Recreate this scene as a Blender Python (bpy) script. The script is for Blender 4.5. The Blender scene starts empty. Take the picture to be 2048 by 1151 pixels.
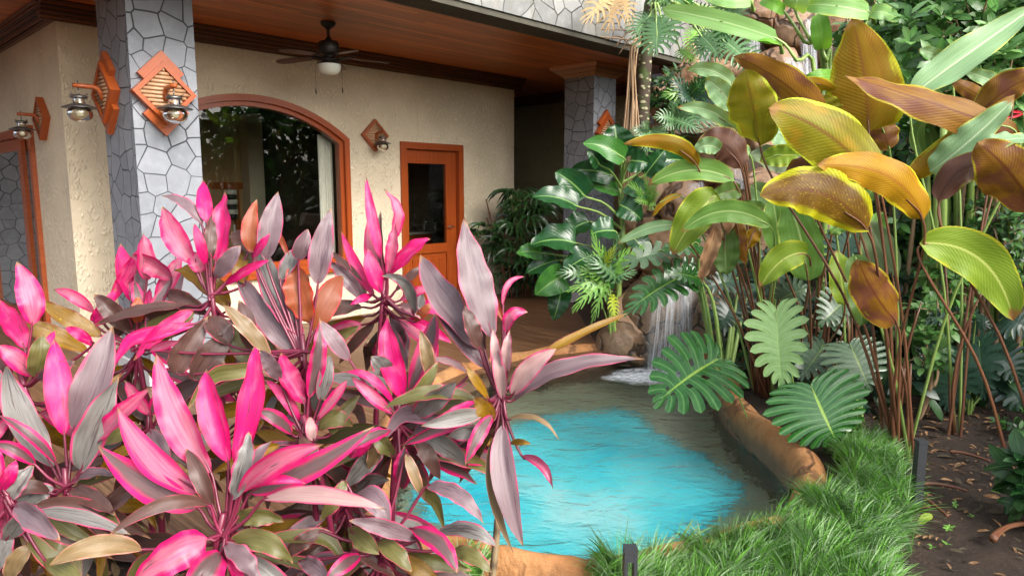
import bpy, bmesh, math, random
import numpy as np
from mathutils import Vector, Matrix, noise as mnoise
R = math.radians
SC = bpy.context.scene
COL = SC.collection
# ---------------------------------------------------------------- camera, sky, sun, exposure
CH = 1.5; F = 1400.0; PITCH = R(7.9)
cam = bpy.data.cameras.new('camera'); camo = bpy.data.objects.new('camera', cam); COL.objects.link(camo)
camo.location = (0, 0, CH); camo.rotation_euler = (R(90) - PITCH, 0, 0)
cam.sensor_width = 36; cam.lens = F / 2048 * 36; cam.clip_start = 0.05; cam.clip_end = 300
SC.camera = camo
SUN_EL = R(36); SUN_AZ = R(136)      # compass bearing measured clockwise from +Y (the view direction)
wd = bpy.data.worlds.new('World'); SC.world = wd; wd.use_nodes = True
wn = wd.node_tree.nodes; wl = wd.node_tree.links
sky = wn.new('ShaderNodeTexSky'); sky.sky_type = 'NISHITA'; sky.sun_disc = False
sky.sun_elevation = SUN_EL; sky.sun_rotation = SUN_AZ
sky.air_density = 1.0; sky.dust_density = 4.0; sky.ozone_density = 1.0
hs = wn.new('ShaderNodeHueSaturation'); hs.inputs['Saturation'].default_value = .45; wl.new(sky.outputs[0], hs.inputs['Color']); wl.new(hs.outputs[0], wn['Background'].inputs[0]); wn['Background'].inputs[1].default_value = 0.15
sd = bpy.data.lights.new('sun', 'SUN'); sd.energy = 1.15; sd.angle = R(30); sd.color = (1, .965, .91)
so = bpy.data.objects.new('sun', sd); COL.objects.link(so)
_dir = Vector((math.sin(SUN_AZ) * math.cos(SUN_EL), math.cos(SUN_AZ) * math.cos(SUN_EL), math.sin(SUN_EL)))
so.rotation_euler = _dir.to_track_quat('Z', 'Y').to_euler(); so.location = _dir * 30
SC.view_settings.view_transform = 'Standard'; SC.view_settings.look = 'None'
SC.view_settings.gamma = 1; SC.view_settings.exposure = 1.56
SC.cycles.max_bounces = 8; SC.cycles.transparent_max_bounces = 24
SC.cycles.diffuse_bounces = 6; SC.cycles.caustics_reflective = False; SC.cycles.caustics_refractive = True
SC.cycles.sample_clamp_indirect = 6
# ---------------------------------------------------------------- picture <-> place
CP, SP = math.cos(PITCH), math.sin(PITCH)
def W(x, y, d):
    "the point d metres ahead of the camera seen at photo pixel x, y"
    u = 575.5 - y; fw = F * CP + u * SP; up = u * CP - F * SP
    return Vector(((x - 1024) / fw * d, d, CH + up / fw * d))
def G(x, y, z=0.0):
    u = 575.5 - y; fw = F * CP + u * SP; up = u * CP - F * SP
    d = (z - CH) / up * fw
    return Vector(((x - 1024) / fw * d, d, z))
CAMP = Vector((0, 0, CH))
# ---------------------------------------------------------------- things and parts
def tag(o, label=None, cat=None, group=None, kind=None):
    if label: o['label'] = label
    if cat: o['category'] = cat
    if group: o['group'] = group
    if kind: o['kind'] = kind
    return o
def thing(name, label, cat, loc=(0, 0, 0), rz=0, group=None):
    o = bpy.data.objects.new(name, None); COL.objects.link(o); o.empty_display_size = .1
    o.location = loc; o.rotation_euler = (0, 0, rz)
    return tag(o, label, cat, group)
def toplocal(root):
    m = Matrix.Identity(4)
    chain = []
    while root is not None:
        chain.append(root); root = root.parent
    for r in reversed(chain):
        m = m @ Matrix.Translation(r.location) @ Matrix.Rotation(r.rotation_euler.z, 4, 'Z')
    return m.inverted()
class MB:
    "collects shapes and links them as one mesh object"
    def __init__(s): s.v = []; s.f = []; s.uv = []; s.m = []; s.sm = []
    def add(s, vs, fs, uvs=None, mi=0, smooth=False):
        b = len(s.v); s.v += [tuple(p) for p in vs]
        s.uv += uvs if uvs else [(0.0, 0.0)] * len(vs)
        for f in fs: s.f.append([b + i for i in f]); s.m.append(mi); s.sm.append(smooth)
    def quad(s, a, b, c, d, mi=0):
        a, b, c, d = Vector(a), Vector(b), Vector(c), Vector(d)
        e = (b - a); w = e.length or 1; e = e / w
        uv = [(0, 0), (w, 0)] + [((p - a).dot(e), ((p - a) - e * (p - a).dot(e)).length) for p in (c, d)]
        s.add([a, b, c, d], [(0, 1, 2, 3)], uv, mi)
    def box(s, fr, x0, x1, y0, y1, z0, z1, mi=0):
        "fr maps (x, y, z) into the place; uv in metres on every face"
        def fq(ps, us): s.add([fr(*p) for p in ps], [(0, 1, 2, 3)], us, mi)
        fq([(x0, y0, z0), (x1, y0, z0), (x1, y0, z1), (x0, y0, z1)], [(x0, z0), (x1, z0), (x1, z1), (x0, z1)])
        fq([(x1, y1, z0), (x0, y1, z0), (x0, y1, z1), (x1, y1, z1)], [(x1 + 7, z0), (x0 + 7, z0), (x0 + 7, z1), (x1 + 7, z1)])
        fq([(x0, y1, z0), (x0, y0, z0), (x0, y0, z1), (x0, y1, z1)], [(y1 + 3, z0), (y0 + 3, z0), (y0 + 3, z1), (y1 + 3, z1)])
        fq([(x1, y0, z0), (x1, y1, z0), (x1, y1, z1), (x1, y0, z1)], [(y0 + 5, z0), (y1 + 5, z0), (y1 + 5, z1), (y0 + 5, z1)])
        fq([(x0, y0, z1), (x1, y0, z1), (x1, y1, z1), (x0, y1, z1)], [(x0, y0), (x1, y0), (x1, y1), (x0, y1)])
        fq([(x0, y1, z0), (x1, y1, z0), (x1, y0, z0), (x0, y0, z0)], [(x0, y1), (x1, y1), (x1, y0), (x0, y0)])
    def tube(s, pts, rad, n=6, mi=0, cap=True):
        pts = [Vector(p) for p in pts]
        if not hasattr(rad, '__len__'): rad = [rad] * len(pts)
        vs = []; uv = []; ref = None; L = 0
        for i, p in enumerate(pts):
            t = (pts[min(i + 1, len(pts) - 1)] - pts[max(i - 1, 0)])
            if t.length < 1e-9: t = Vector((0, 0, 1))
            t.normalize()
            if ref is None: ref = t.orthogonal().normalized()
            ref = (ref - t * ref.dot(t)); ref = ref.normalized() if ref.length > 1e-6 else t.orthogonal().normalized()
            b = t.cross(ref)
            if i: L += (p - pts[i - 1]).length
            for k in range(n):
                a = 2 * math.pi * k / n
                vs.append(p + (ref * math.cos(a) + b * math.sin(a)) * rad[i]); uv.append((k / n, L))
        fs = [(i * n + k, i * n + (k + 1) % n, (i + 1) * n + (k + 1) % n, (i + 1) * n + k) for i in range(len(pts) - 1) for k in range(n)]
        if cap: fs += [tuple(range(n))[::-1], tuple(range((len(pts) - 1) * n, len(pts) * n))]
        s.add(vs, fs, uv, mi, True)
    def lathe(s, c, prof, n=20, mi=0, fr=None):
        c = Vector(c); vs = []; uv = []
        for (r, z) in prof:
            for k in range(n):
                a = 2 * math.pi * k / n; p = Vector((r * math.cos(a), r * math.sin(a), z)) + c
                vs.append(fr(*p) if fr else p); uv.append((k / n, z))
        fs = [(i * n + k, i * n + (k + 1) % n, (i + 1) * n + (k + 1) % n, (i + 1) * n + k) for i in range(len(prof) - 1) for k in range(n)]
        s.add(vs, fs, uv, mi, True)
    def build(s, name, mats, parent=None, local=False, loc=None, bevel=0):
        me = bpy.data.meshes.new(name)
        vs = s.v
        if parent is not None and not local:
            M = toplocal(parent); vs = [M @ Vector(p) for p in vs]
        if loc is not None: L = Vector(loc); vs = [Vector(p) - L for p in vs]
        me.from_pydata([tuple(p) for p in vs], [], s.f)
        ul = me.uv_layers.new(name='UVMap')
        idx = np.zeros(len(me.loops), dtype=np.int32); me.loops.foreach_get('vertex_index', idx)
        uva = np.array(s.uv, dtype=np.float32)[idx]
        ul.data.foreach_set('uv', uva.ravel())
        me.polygons.foreach_set('material_index', np.array(s.m, dtype=np.int32))
        me.polygons.foreach_set('use_smooth', np.array(s.sm, dtype=bool))
        for m in (mats if isinstance(mats, (list, tuple)) else [mats]): me.materials.append(m)
        me.update()
        o = bpy.data.objects.new(name, me); COL.objects.link(o)
        if parent is not None: o.parent = parent
        if loc is not None: o.location = loc
        if bevel:
            b = o.modifiers.new('bevel', 'BEVEL'); b.width = bevel; b.segments = 2; b.limit_method = 'ANGLE'
        return o
def npbuild(name, V, Fq, UV, mats, parent=None, mi=None, smooth=True, loc=None):
    "fast path: V (n,3), Fq (m,4) quads, UV (n,2) -> one mesh object"
    me = bpy.data.meshes.new(name); V = np.asarray(V, dtype=np.float32).copy()
    if loc is not None: V -= np.array(loc, dtype=np.float32)
    if parent is not None:
        M = np.array(toplocal(parent)); V = V @ M[:3, :3].T + M[:3, 3]
    n = len(Fq); me.vertices.add(len(V)); me.loops.add(n * 4); me.polygons.add(n)
    me.vertices.foreach_set('co', V.astype(np.float32).ravel()); li = np.asarray(Fq, dtype=np.int32).ravel()
    me.loops.foreach_set('vertex_index', li); me.polygons.foreach_set('loop_start', np.arange(n, dtype=np.int32) * 4)
    me.polygons.foreach_set('loop_total', np.full(n, 4, dtype=np.int32))
    me.polygons.foreach_set('use_smooth', np.full(n, smooth, dtype=bool))
    if mi is not None: me.polygons.foreach_set('material_index', np.asarray(mi, dtype=np.int32))
    ul = me.uv_layers.new(name='UVMap'); ul.data.foreach_set('uv', np.asarray(UV, dtype=np.float32)[li].ravel())
    for m in (mats if isinstance(mats, (list, tuple)) else [mats]): me.materials.append(m)
    me.update(calc_edges=True); me.validate()
    o = bpy.data.objects.new(name, me); COL.objects.link(o)
    if parent is not None: o.parent = parent
    if loc is not None: o.location = loc
    return o
# ---------------------------------------------------------------- node helpers
class NT:
    def __init__(s, name):
        s.mat = bpy.data.materials.new(name); s.mat.use_nodes = True; s.t = s.mat.node_tree
        s.bsdf = s.t.nodes['Principled BSDF']; s.out = s.t.nodes['Material Output']
    def n(s, typ, **kw):
        nd = s.t.nodes.new('ShaderNode' + typ)
        for k, v in kw.items():
            if k == 'ins':
                for kk, vv in v.items(): s.put(nd, kk, vv)
            else: setattr(nd, k, v)
        return nd
    def put(s, nd, k, v):
        i = nd.inputs[k]
        if isinstance(v, bpy.types.NodeSocket): s.t.links.new(v, i)
        elif isinstance(v, bpy.types.Node): s.t.links.new(v.outputs[0], i)
        else: i.default_value = (*v, 1) if hasattr(v, '__len__') and len(v) == 3 and i.type == 'RGBA' else v
    def math(s, op, a, b=None, c=None, clamp=False):
        nd = s.n('Math', operation=op, use_clamp=clamp)
        for k, v in enumerate((a, b, c)):
            if v is not None: s.put(nd, k, v)
        return nd.outputs[0]
    def mix(s, fac, a, b, mode='MIX'):
        nd = s.n('MixRGB', blend_type=mode); s.put(nd, 0, fac); s.put(nd, 1, a); s.put(nd, 2, b); return nd.outputs[0]
    def ramp(s, fac, *stops):
        nd = s.n('ValToRGB'); s.put(nd, 0, fac); el = nd.color_ramp.elements
        while len(el) < len(stops): el.new(.5)
        for e, (p, c) in zip(el, stops): e.position = p; e.color = (*c, 1) if hasattr(c, '__len__') else (c, c, c, 1)
        return nd.outputs[0]
    def step(s, x, a, b):
        nd = s.n('MapRange', interpolation_type='SMOOTHSTEP'); s.put(nd, 0, x); s.put(nd, 1, a); s.put(nd, 2, b); return nd.outputs[0]
    def coord(s, which='Object', scale=None, rot=None, loc=None):
        o = s.n('TexCoord').outputs[which]
        if scale or rot or loc:
            m = s.n('Mapping'); s.put(m, 0, o)
            if scale: m.inputs['Scale'].default_value = scale
            if rot: m.inputs['Rotation'].default_value = rot
            if loc: m.inputs['Location'].default_value = loc
            o = m.outputs[0]
        return o
    def noise(s, vec, scale, detail=4, rough=.55, dist=0, out=0):
        nd = s.n('TexNoise'); s.put(nd, 'Vector', vec)
        for k, v in (('Scale', scale), ('Detail', detail), ('Roughness', rough), ('Distortion', dist)): nd.inputs[k].default_value = v
        return nd.outputs[out]
    def bump(s, h, strength=.3, dist=.02, norm=None):
        nd = s.n('Bump'); s.put(nd, 'Height', h); nd.inputs['Strength'].default_value = strength; nd.inputs['Distance'].default_value = dist
        if norm is not None: s.put(nd, 'Normal', norm)
        return nd.outputs[0]
    def set(s, **kw):
        nm = {'col': 'Base Color', 'rough': 'Roughness', 'metal': 'Metallic', 'normal': 'Normal', 'spec': 'Specular IOR Level', 'coat': 'Coat Weight', 'coatr': 'Coat Roughness', 'alpha': 'Alpha'}
        for k, v in kw.items(): s.put(s.bsdf, nm[k], v)
        return s.mat
# ---------------------------------------------------------------- materials of the house
M = {}
def simple(name, col, rough=.5, metal=0, var=.15, bump=0, scale=30, spec=.5):
    t = NT(name); c = t.coord('Object')
    nz = t.noise(c, scale, 5)
    k = t.math('MULTIPLY_ADD', nz, 2 * var, 1 - var)
    cc = t.mix(1.0, col, (1, 1, 1), 'MULTIPLY')
    nd = t.n('VectorMath', operation='SCALE'); t.put(nd, 0, cc); t.put(nd, 'Scale', k)
    t.set(col=nd.outputs[0], rough=rough, metal=metal, spec=spec)
    if bump: t.set(normal=t.bump(nz, bump, .01))
    M[name] = t.mat; return t.mat
def stone(name, colA, colB, grout, scale=4.2, lw=.018, moss=0):
    t = NT(name); uv = t.coord('UV')
    wob = t.noise(uv, 3.0, 2, out=1)
    v2 = t.n('VectorMath', operation='MULTIPLY_ADD'); t.put(v2, 0, wob); v2.inputs[1].default_value = (.035, .035, 0); t.put(v2, 2, uv)
    v = t.n('TexVoronoi', voronoi_dimensions='2D', feature='DISTANCE_TO_EDGE'); t.put(v, 'Vector', v2); v.inputs['Scale'].default_value = scale; v.inputs['Randomness'].default_value = .82
    vc = t.n('TexVoronoi', voronoi_dimensions='2D', feature='F1'); t.put(vc, 'Vector', v2); vc.inputs['Scale'].default_value = scale; vc.inputs['Randomness'].default_value = .82
    sepc = t.n('SeparateColor'); t.put(sepc, 0, vc.outputs['Color'])
    big = t.noise(uv, 1.1, 3); fine = t.noise(uv, 55, 6, .7); mid = t.noise(uv, 9, 5, .65)
    thick = t.math('MULTIPLY_ADD', t.noise(uv, 2.3, 1), lw * 2.6, lw * .1)
    groutm = t.math('SUBTRACT', 1.0, t.step(v.outputs['Distance'], t.math('MULTIPLY', thick, .55), thick))
    base = t.mix(sepc.outputs[0], colA, colB)
    base = t.mix(t.math('MULTIPLY', sepc.outputs[1], .35), base, [c * .72 for c in colB])
    base = t.mix(t.math('MULTIPLY', t.step(mid, .42, .75), .5), base, [c * 1.25 for c in colA])
    base = t.mix(t.math('MULTIPLY', t.step(fine, .5, .75), .45), base, [c * .62 for c in colA])
    base = t.mix(t.math('MULTIPLY', t.step(big, .5, .72), .5), base, [c * .75 for c in colB])
    if moss:
        sx = t.noise(t.coord('UV', (2.2, .35, 1)), 2.0, 4)
        base = t.mix(t.math('MULTIPLY', t.step(sx, .5, .68), moss), base, (.13, .12, .085))
        base = t.mix(t.math('MULTIPLY', t.step(t.noise(uv, 2.2, 4), .55, .7), moss * .6), base, (.30, .26, .17))
    col = t.mix(groutm, base, grout)
    h = t.math('MULTIPLY_ADD', groutm, -1.0, t.math('MULTIPLY_ADD', fine, .22, t.math('MULTIPLY', mid, .3)))
    M[name] = t.set(col=col, rough=.78, normal=t.bump(h, .55, .018)); return t.mat
stone('column_stone', (.235, .25, .275), (.175, .188, .21), (.03, .032, .038), 6.0, .022)
stone('fascia_stone', (.25, .25, .24), (.17, .172, .168), (.045, .04, .034), 4.2, .022, .75)
def stucco(name, col):
    t = NT(name); uv = t.coord('UV')
    wob = t.noise(uv, 5, 3, out=1)
    v2 = t.n('VectorMath', operation='MULTIPLY_ADD'); t.put(v2, 0, wob); v2.inputs[1].default_value = (.16, .16, 0); t.put(v2, 2, uv)
    mp = t.n('Mapping'); t.put(mp, 0, v2); mp.inputs['Scale'].default_value = (30, 15, 1)
    v = t.n('TexVoronoi', voronoi_dimensions='2D', feature='F1'); t.put(v, 'Vector', mp); v.inputs['Scale'].default_value = 1.15
    blob = t.math('SUBTRACT', 1.0, t.step(v.outputs['Distance'], .12, .46))
    gate = t.step(t.noise(uv, 9, 2), .38, .6)
    blob = t.math('MULTIPLY', blob, gate)
    n2 = t.noise(uv, 4.5, 5, .6); n3 = t.noise(uv, 60, 3)
    h = t.math('MULTIPLY_ADD', blob, .8, t.math('MULTIPLY_ADD', n2, .7, t.math('MULTIPLY', n3, .08)))
    big = t.noise(uv, .9, 4)
    c = t.mix(t.step(big, .35, .7), [k * .86 for k in col], [min(1, k * 1.1) for k in col])
    c = t.mix(t.math('MULTIPLY', blob, .55), c, [min(1, k * 1.3) for k in col])
    st = t.noise(t.coord('UV', (6, .5, 1)), 1.5, 4)
    c = t.mix(t.math('MULTIPLY', t.step(st, .55, .8), .25), c, (.36, .29, .17))
    M[name] = t.set(col=c, rough=.62, spec=.35, normal=t.bump(h, .65, .018)); return t.mat
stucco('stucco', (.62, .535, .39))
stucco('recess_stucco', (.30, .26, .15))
def wood(name, colA, colB, plank=.085, axis=0, rough=.35, grain=1.0, line=(.02, .006, .002), lw=.012):
    "boards run along uv x when axis is 0"
    t = NT(name); uv = t.coord('UV'); sep = t.n('SeparateXYZ'); t.put(sep, 0, uv)
    a, b = (sep.outputs[0], sep.outputs[1]) if axis == 0 else (sep.outputs[1], sep.outputs[0])
    cell = t.math('FLOOR', t.math('DIVIDE', b, plank)) if plank else 0.0
    cmb = t.n('CombineXYZ'); t.put(cmb, 0, t.math('MULTIPLY', a, .9)); t.put(cmb, 1, t.math('MULTIPLY', b, 26.0 * grain)); t.put(cmb, 2, cell)
    g = t.noise(cmb, 1.6, 6, .62)
    col = t.ramp(g, (.28, colB), (.7, colA))
    if plank:
        wn_ = t.n('TexWhiteNoise', noise_dimensions='2D'); cv = t.n('CombineXYZ'); t.put(cv, 0, cell)
        t.put(cv, 1, t.math('FLOOR', t.math('MULTIPLY_ADD', a, .4, t.math('MULTIPLY', cell, .37)))); t.put(wn_, 'Vector', cv)
        nd = t.n('VectorMath', operation='SCALE'); t.put(nd, 0, col); t.put(nd, 'Scale', t.math('MULTIPLY_ADD', wn_.outputs['Value'], .55, .68)); col = nd.outputs[0]
        fr = t.math('FRACT', t.math('DIVIDE', b, plank)); ed = t.math('MINIMUM', fr, t.math('SUBTRACT', 1.0, fr))
        gap = t.math('SUBTRACT', 1.0, t.step(ed, lw, lw * 3.5)); col = t.mix(gap, col, line)
        h = t.math('MULTIPLY_ADD', gap, -1.0, t.math('MULTIPLY', g, .15))
        t.set(normal=t.bump(h, .4, .006))
    M[name] = t.set(col=col, rough=rough); return t.mat
wood('ceiling_boards', (.70, .235, .07), (.40, .105, .028), .075, 0, .33)
wood('red_timber', (.36, .072, .012), (.22, .038, .006), 0, 1, .32, .8)
wood('orange_timber', (.37, .085, .018), (.27, .05, .010), 0, 0, .3, .8)
wood('dark_trim', (.25, .10, .042), (.13, .048, .02), .035, 0, .45, 1, (.012, .005, .003), .09)
wood('capital_timber', (.44, .20, .085), (.26, .10, .04), .05, 0, .4, 1)
wood('fan_blade_wood', (.12, .04, .022), (.07, .022, .012), 0, 0, .4)
def deckmat():
    t = NT('deck_boards'); uv = t.coord('UV'); sep = t.n('SeparateXYZ'); t.put(sep, 0, uv)
    a, b = sep.outputs[0], sep.outputs[1]
    cell = t.math('FLOOR', t.math('DIVIDE', b, .14))
    cmb = t.n('CombineXYZ'); t.put(cmb, 0, t.math('MULTIPLY', a, 1.7)); t.put(cmb, 1, t.math('MULTIPLY', b, 42)); t.put(cmb, 2, cell)
    g = t.noise(cmb, 1.1, 5, .7); bg = t.noise(uv, .8, 4)
    col = t.ramp(g, (.30, (.045, .02, .009)), (.52, (.15, .072, .032)), (.75, (.27, .16, .088)))
    nd = t.n('VectorMath', operation='SCALE'); t.put(nd, 0, col); t.put(nd, 'Scale', t.math('MULTIPLY_ADD', bg, .7, .62))
    fr = t.math('FRACT', t.math('DIVIDE', b, .14)); gap = t.math('MULTIPLY', t.math('SUBTRACT', 1.0, t.step(fr, .02, .07)), .55)
    col = t.mix(gap, nd.outputs[0], (.03, .014, .006))
    M['deck_boards'] = t.set(col=col, rough=t.math('MULTIPLY_ADD', bg, .5, .2), normal=t.bump(t.math('MULTIPLY_ADD', gap, -1.2, g), .5, .006))
deckmat()
def glassmat(name, tint=(.75, .8, .76), k=.2):
    t = NT(name); tr = t.n('BsdfTransparent', ins={0: tint}); gl = t.n('BsdfGlossy', ins={0: (.72, .72, .72), 'Roughness': .008})
    nz = t.bump(t.noise(t.coord('Object'), 1.7, 1), .035, .02); t.put(gl, 'Normal', nz)
    fr = t.n('Fresnel', ins={0: 1.5}); f = t.math('ADD', fr.outputs[0], k, clamp=True)
    mx = t.n('MixShader'); t.put(mx, 0, f); t.put(mx, 1, tr); t.put(mx, 2, gl); t.t.links.new(mx.outputs[0], t.out.inputs[0])
    M[name] = t.mat
glassmat('window_glass', (.84, .86, .82), .05); glassmat('lamp_glass', (.97, .93, .80), .05)
simple('dark_metal', (.035, .03, .028), .4, .6); simple('lantern_metal', (.16, .155, .15), .38, .85, .3)
simple('frosted_glass', (.72, .74, .66), .25, 0, .04); simple('black_plastic', (.028, .03, .034), .5, 0, .2, .2, 60)
simple('bamboo_cane', (.42, .24, .13), .4, 0, .35, .1, 25); simple('curtain_cloth', (.75, .73, .67), .9, 0, .08)
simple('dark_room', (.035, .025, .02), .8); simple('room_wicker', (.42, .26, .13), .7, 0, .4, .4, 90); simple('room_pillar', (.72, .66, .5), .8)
simple('white_plastic', (.7, .7, .66), .4); simple('black_band', (.015, .015, .018), .4); simple('plinth_stone', (.45, .45, .45), .7, 0, .2, .3, 20)
simple('counter_stone', (.35, .32, .27), .25); simple('roof_slab', (.22, .2, .18), .9)
# ---------------------------------------------------------------- the house: porch wall, ceiling, columns
HO = Vector((-3.92, 6.26, 0)); HA = Vector((.688, .7254, 0)).normalized(); HN = Vector((HA.y, -HA.x, 0))
def H(s, o, z): return HO + HA * s + HN * o + Vector((0, 0, z))
def SonWall(x, y, o=0.0):
    "where the sight line through a pixel meets the porch wall plane (offset o): returns s, z"
    d = W(x, y, 1.0) - CAMP; k = (HO + HN * o - CAMP).dot(HN) / d.dot(HN); p = CAMP + d * k
    return (p - HO).dot(HA), p.z
CZ = 3.10; WZ = 2.97; SE = 5.74; FO = 2.2; SEND = 6.9; SREC = 7.32
HRZ = math.atan2(HA.y, HA.x)
house = thing('house', 'cream stucco house with wooden porch ceiling, stone fascia and arched window', 'house', H(0, 0, 0), HRZ)
# openings in the porch wall
WS0, WS1, WZ0, WSP, WAP = .60, 2.89, .62, 2.09, 2.48
DS0, DS1, DZ1 = 3.665, 4.70, 2.10
def arch(t, pad=0.0):
    "t 0..1 from left springing to right springing"
    c = (WS0 + WS1) / 2; hw = (WS1 - WS0) / 2 - pad; h0 = (WS1 - WS0) / 2; rs_ = WAP - WSP; RR = (h0 * h0 + rs_ * rs_) / (2 * rs_); r2 = RR - pad; zc = WAP - RR; am = math.asin(min(1, hw / r2)); a = am * (2 * t - 1)
    return c + r2 * math.sin(a), zc + r2 * math.cos(a)
wl_ = MB()
def wq(s0, s1, z0, z1): wl_.add([H(s0, 0, z0), H(s1, 0, z0), H(s1, 0, z1), H(s0, 0, z1)], [(0, 1, 2, 3)], [(s0, z0), (s1, z0), (s1, z1), (s0, z1)])
wq(0, WS0, 0, WZ); wq(WS0, WS1, 0, WZ0); wq(WS1, DS0, 0, WZ); wq(DS0, DS1, DZ1, WZ); wq(DS1, SE, 0, WZ)
AN = 28
for i in range(AN):
    (sa, za), (sb, zb) = arch(i / AN), arch((i + 1) / AN)
    wl_.add([H(sa, 0, za), H(sb, 0, zb), H(sb, 0, WZ), H(sa, 0, WZ)], [(0, 1, 2, 3)], [(sa, za), (sb, zb), (sb, WZ), (sa, WZ)])
# left return wall with the sliding door opening, right return wall
LT0, LT1, LTZ = 1.02, 3.7, 2.13
def lq(t0, t1, z0, z1): wl_.add([H(0, -t1, z0), H(0, -t0, z0), H(0, -t0, z1), H(0, -t1, z1)], [(0, 1, 2, 3)], [(-t1 - 9, z0), (-t0 - 9, z0), (-t0 - 9, z1), (-t1 - 9, z1)])
lq(0, LT0, 0, WZ); lq(LT0, LT1, LTZ, WZ); lq(LT1, 5, 0, WZ)
wl_.add([H(SE, 0, 0), H(SE, -5, 0), H(SE, -5, WZ), H(SE, 0, WZ)], [(0, 1, 2, 3)], [(0, 0), (5, 0), (5, WZ), (0, WZ)])
wall = wl_.build('wall', M['stucco'], house)
ew_ = MB(); ew_.box(H, -3.2, -.06, -4.5, -4.15, 0, CZ - .002); ew_.build('stone_end_wall', M['column_stone'], house)
r = MB(); zb = 2.0
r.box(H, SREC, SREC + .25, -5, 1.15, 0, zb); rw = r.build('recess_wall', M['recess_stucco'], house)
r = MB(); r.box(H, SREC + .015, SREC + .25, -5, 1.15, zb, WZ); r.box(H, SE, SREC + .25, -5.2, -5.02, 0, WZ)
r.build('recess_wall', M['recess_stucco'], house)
c = MB(); c.quad(H(-2.6, FO + .02, CZ), H(-2.6, -5.2, CZ), H(SEND - .1, -5.2, CZ), H(SEND - .1, FO + .02, CZ)); c.quad(H(SEND - .1, 1.2, CZ), H(SEND - .1, -5.2, CZ), H(7.6, -5.2, CZ), H(7.6, 1.2, CZ))
c.uv = [((p - HO).dot(HA), (p - HO).dot(HN) + 20) for p in map(Vector, c.v)]
c.build('porch_ceiling', M['ceiling_boards'], house)
c = MB(); c.box(H, -3.2, SEND - .35, -5.2, FO - .1, 4.05, 4.2); c.box(H, SEND - .34, 7.6, -5.2, 1.2, 3.4, 3.6); c.build('roof', M['roof_slab'], house)
fz = 3.075
c = MB(); c.box(H, -2.6, SEND, FO, FO + .28, fz + .05, 4.25); c.box(H, SEND - .3, SEND - .002, -1.5, FO - .002, fz + .05, 4.25); c.build('stone_fascia', M['fascia_stone'], house)
simple('mossy_drip', (.06, .055, .04), .9, 0, .5, .4, 14)
c = MB(); c.box(H, -2.6, SEND - .02, FO - .03, FO + .26, fz - .005, fz + .046); c.build('drip_edge', M['mossy_drip'], house)
# ridged cornice along the walls
def cornice(mb, pathfr, L, L0=0.0):
    for k, (dz, pr) in enumerate([(WZ - .03, .035), (WZ + .005, .06), (WZ + .04, .085), (WZ + .075, .11), (WZ + .108, .135)]):
        mb.box(pathfr, L0, L, -.01, pr, dz, dz + (.0335 if k < 4 else .019))
c = MB(); cornice(c, lambda x, y, z: H(x, y, z), SE + .12, -.12)
cornice(c, lambda x, y, z: H(-y - .001, -x, z), 5, -.0); cornice(c, lambda x, y, z: H(SREC - y, -x, z), 5, -1.1)
c.build('cornice', M['dark_trim'], house)
# arched window
win = MB(); hw_ = .085
def archstrip(mb, p0, p1, o0, o1, mi=0):
    "extruded band between two inset arch outlines, jambs included"
    def outline(p): 
        pts = [(WS0 + p, WZ0 + p)] + [arch(i / AN, p) for i in range(AN + 1)] + [(WS1 - p, WZ0 + p)]
        return pts
    A, B = outline(p0), outline(p1); n = len(A)
    for i in range(n):
        j = (i + 1) % n; L = i * .2
        for (q0, q1, oo0, oo1, dst) in ((A, B, o1, o1, 0), (A, A, o0, o1, 1), (B, B, o1, o0, 1)):
            vs = [H(q0[i][0], oo0, q0[i][1]), H(q0[j][0], oo0, q0[j][1]), H(q1[j][0], oo1, q1[j][1]), H(q1[i][0], oo1, q1[i][1])]
            ln = (Vector(vs[1]) - Vector(vs[0])).length
            mb.add(vs, [(0, 1, 2, 3)], [(0, L), (0, L + ln), (.09, L + ln), (.09, L)], mi)
archstrip(win, -.012, .055, -.10, .035); archstrip(win, .055, .105, -.10, -.005)
wf = win.build('arched_window', M['red_timber'], house); 
g = MB(); pts = [(WS0 + .1, WZ0 + .1)] + [arch(i / AN, .1) for i in range(AN + 1)] + [(WS1 - .1, WZ0 + .1)]
g.add([H(s, -.05, z) for s, z in pts], [tuple(range(len(pts)))[::-1]]); g.build('pane', M['window_glass'], wf)
s_ = MB(); s_.box(H, WS0 - .03, WS1 + .03, .002, .06, WZ0 - .06, WZ0 - .013); s_.build('sill', M['red_timber'], wf)
cu = MB(); n = 26
for (sa, sb) in ((WS1 - .26, WS1 - .09),):
    vs = []
    for i in range(n + 1):
        s = sa + (sb - sa) * i / n; o = -.22 + .035 * math.sin(i * 1.5)
        vs += [H(s, o, WZ0 + .08), H(s, o, 2.15)]
    cu.add(vs, [(2 * i, 2 * i + 2, 2 * i + 3, 2 * i + 1) for i in range(n)], None, 0, True)
cu.build('curtain', M['curtain_cloth'], wf)
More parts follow.
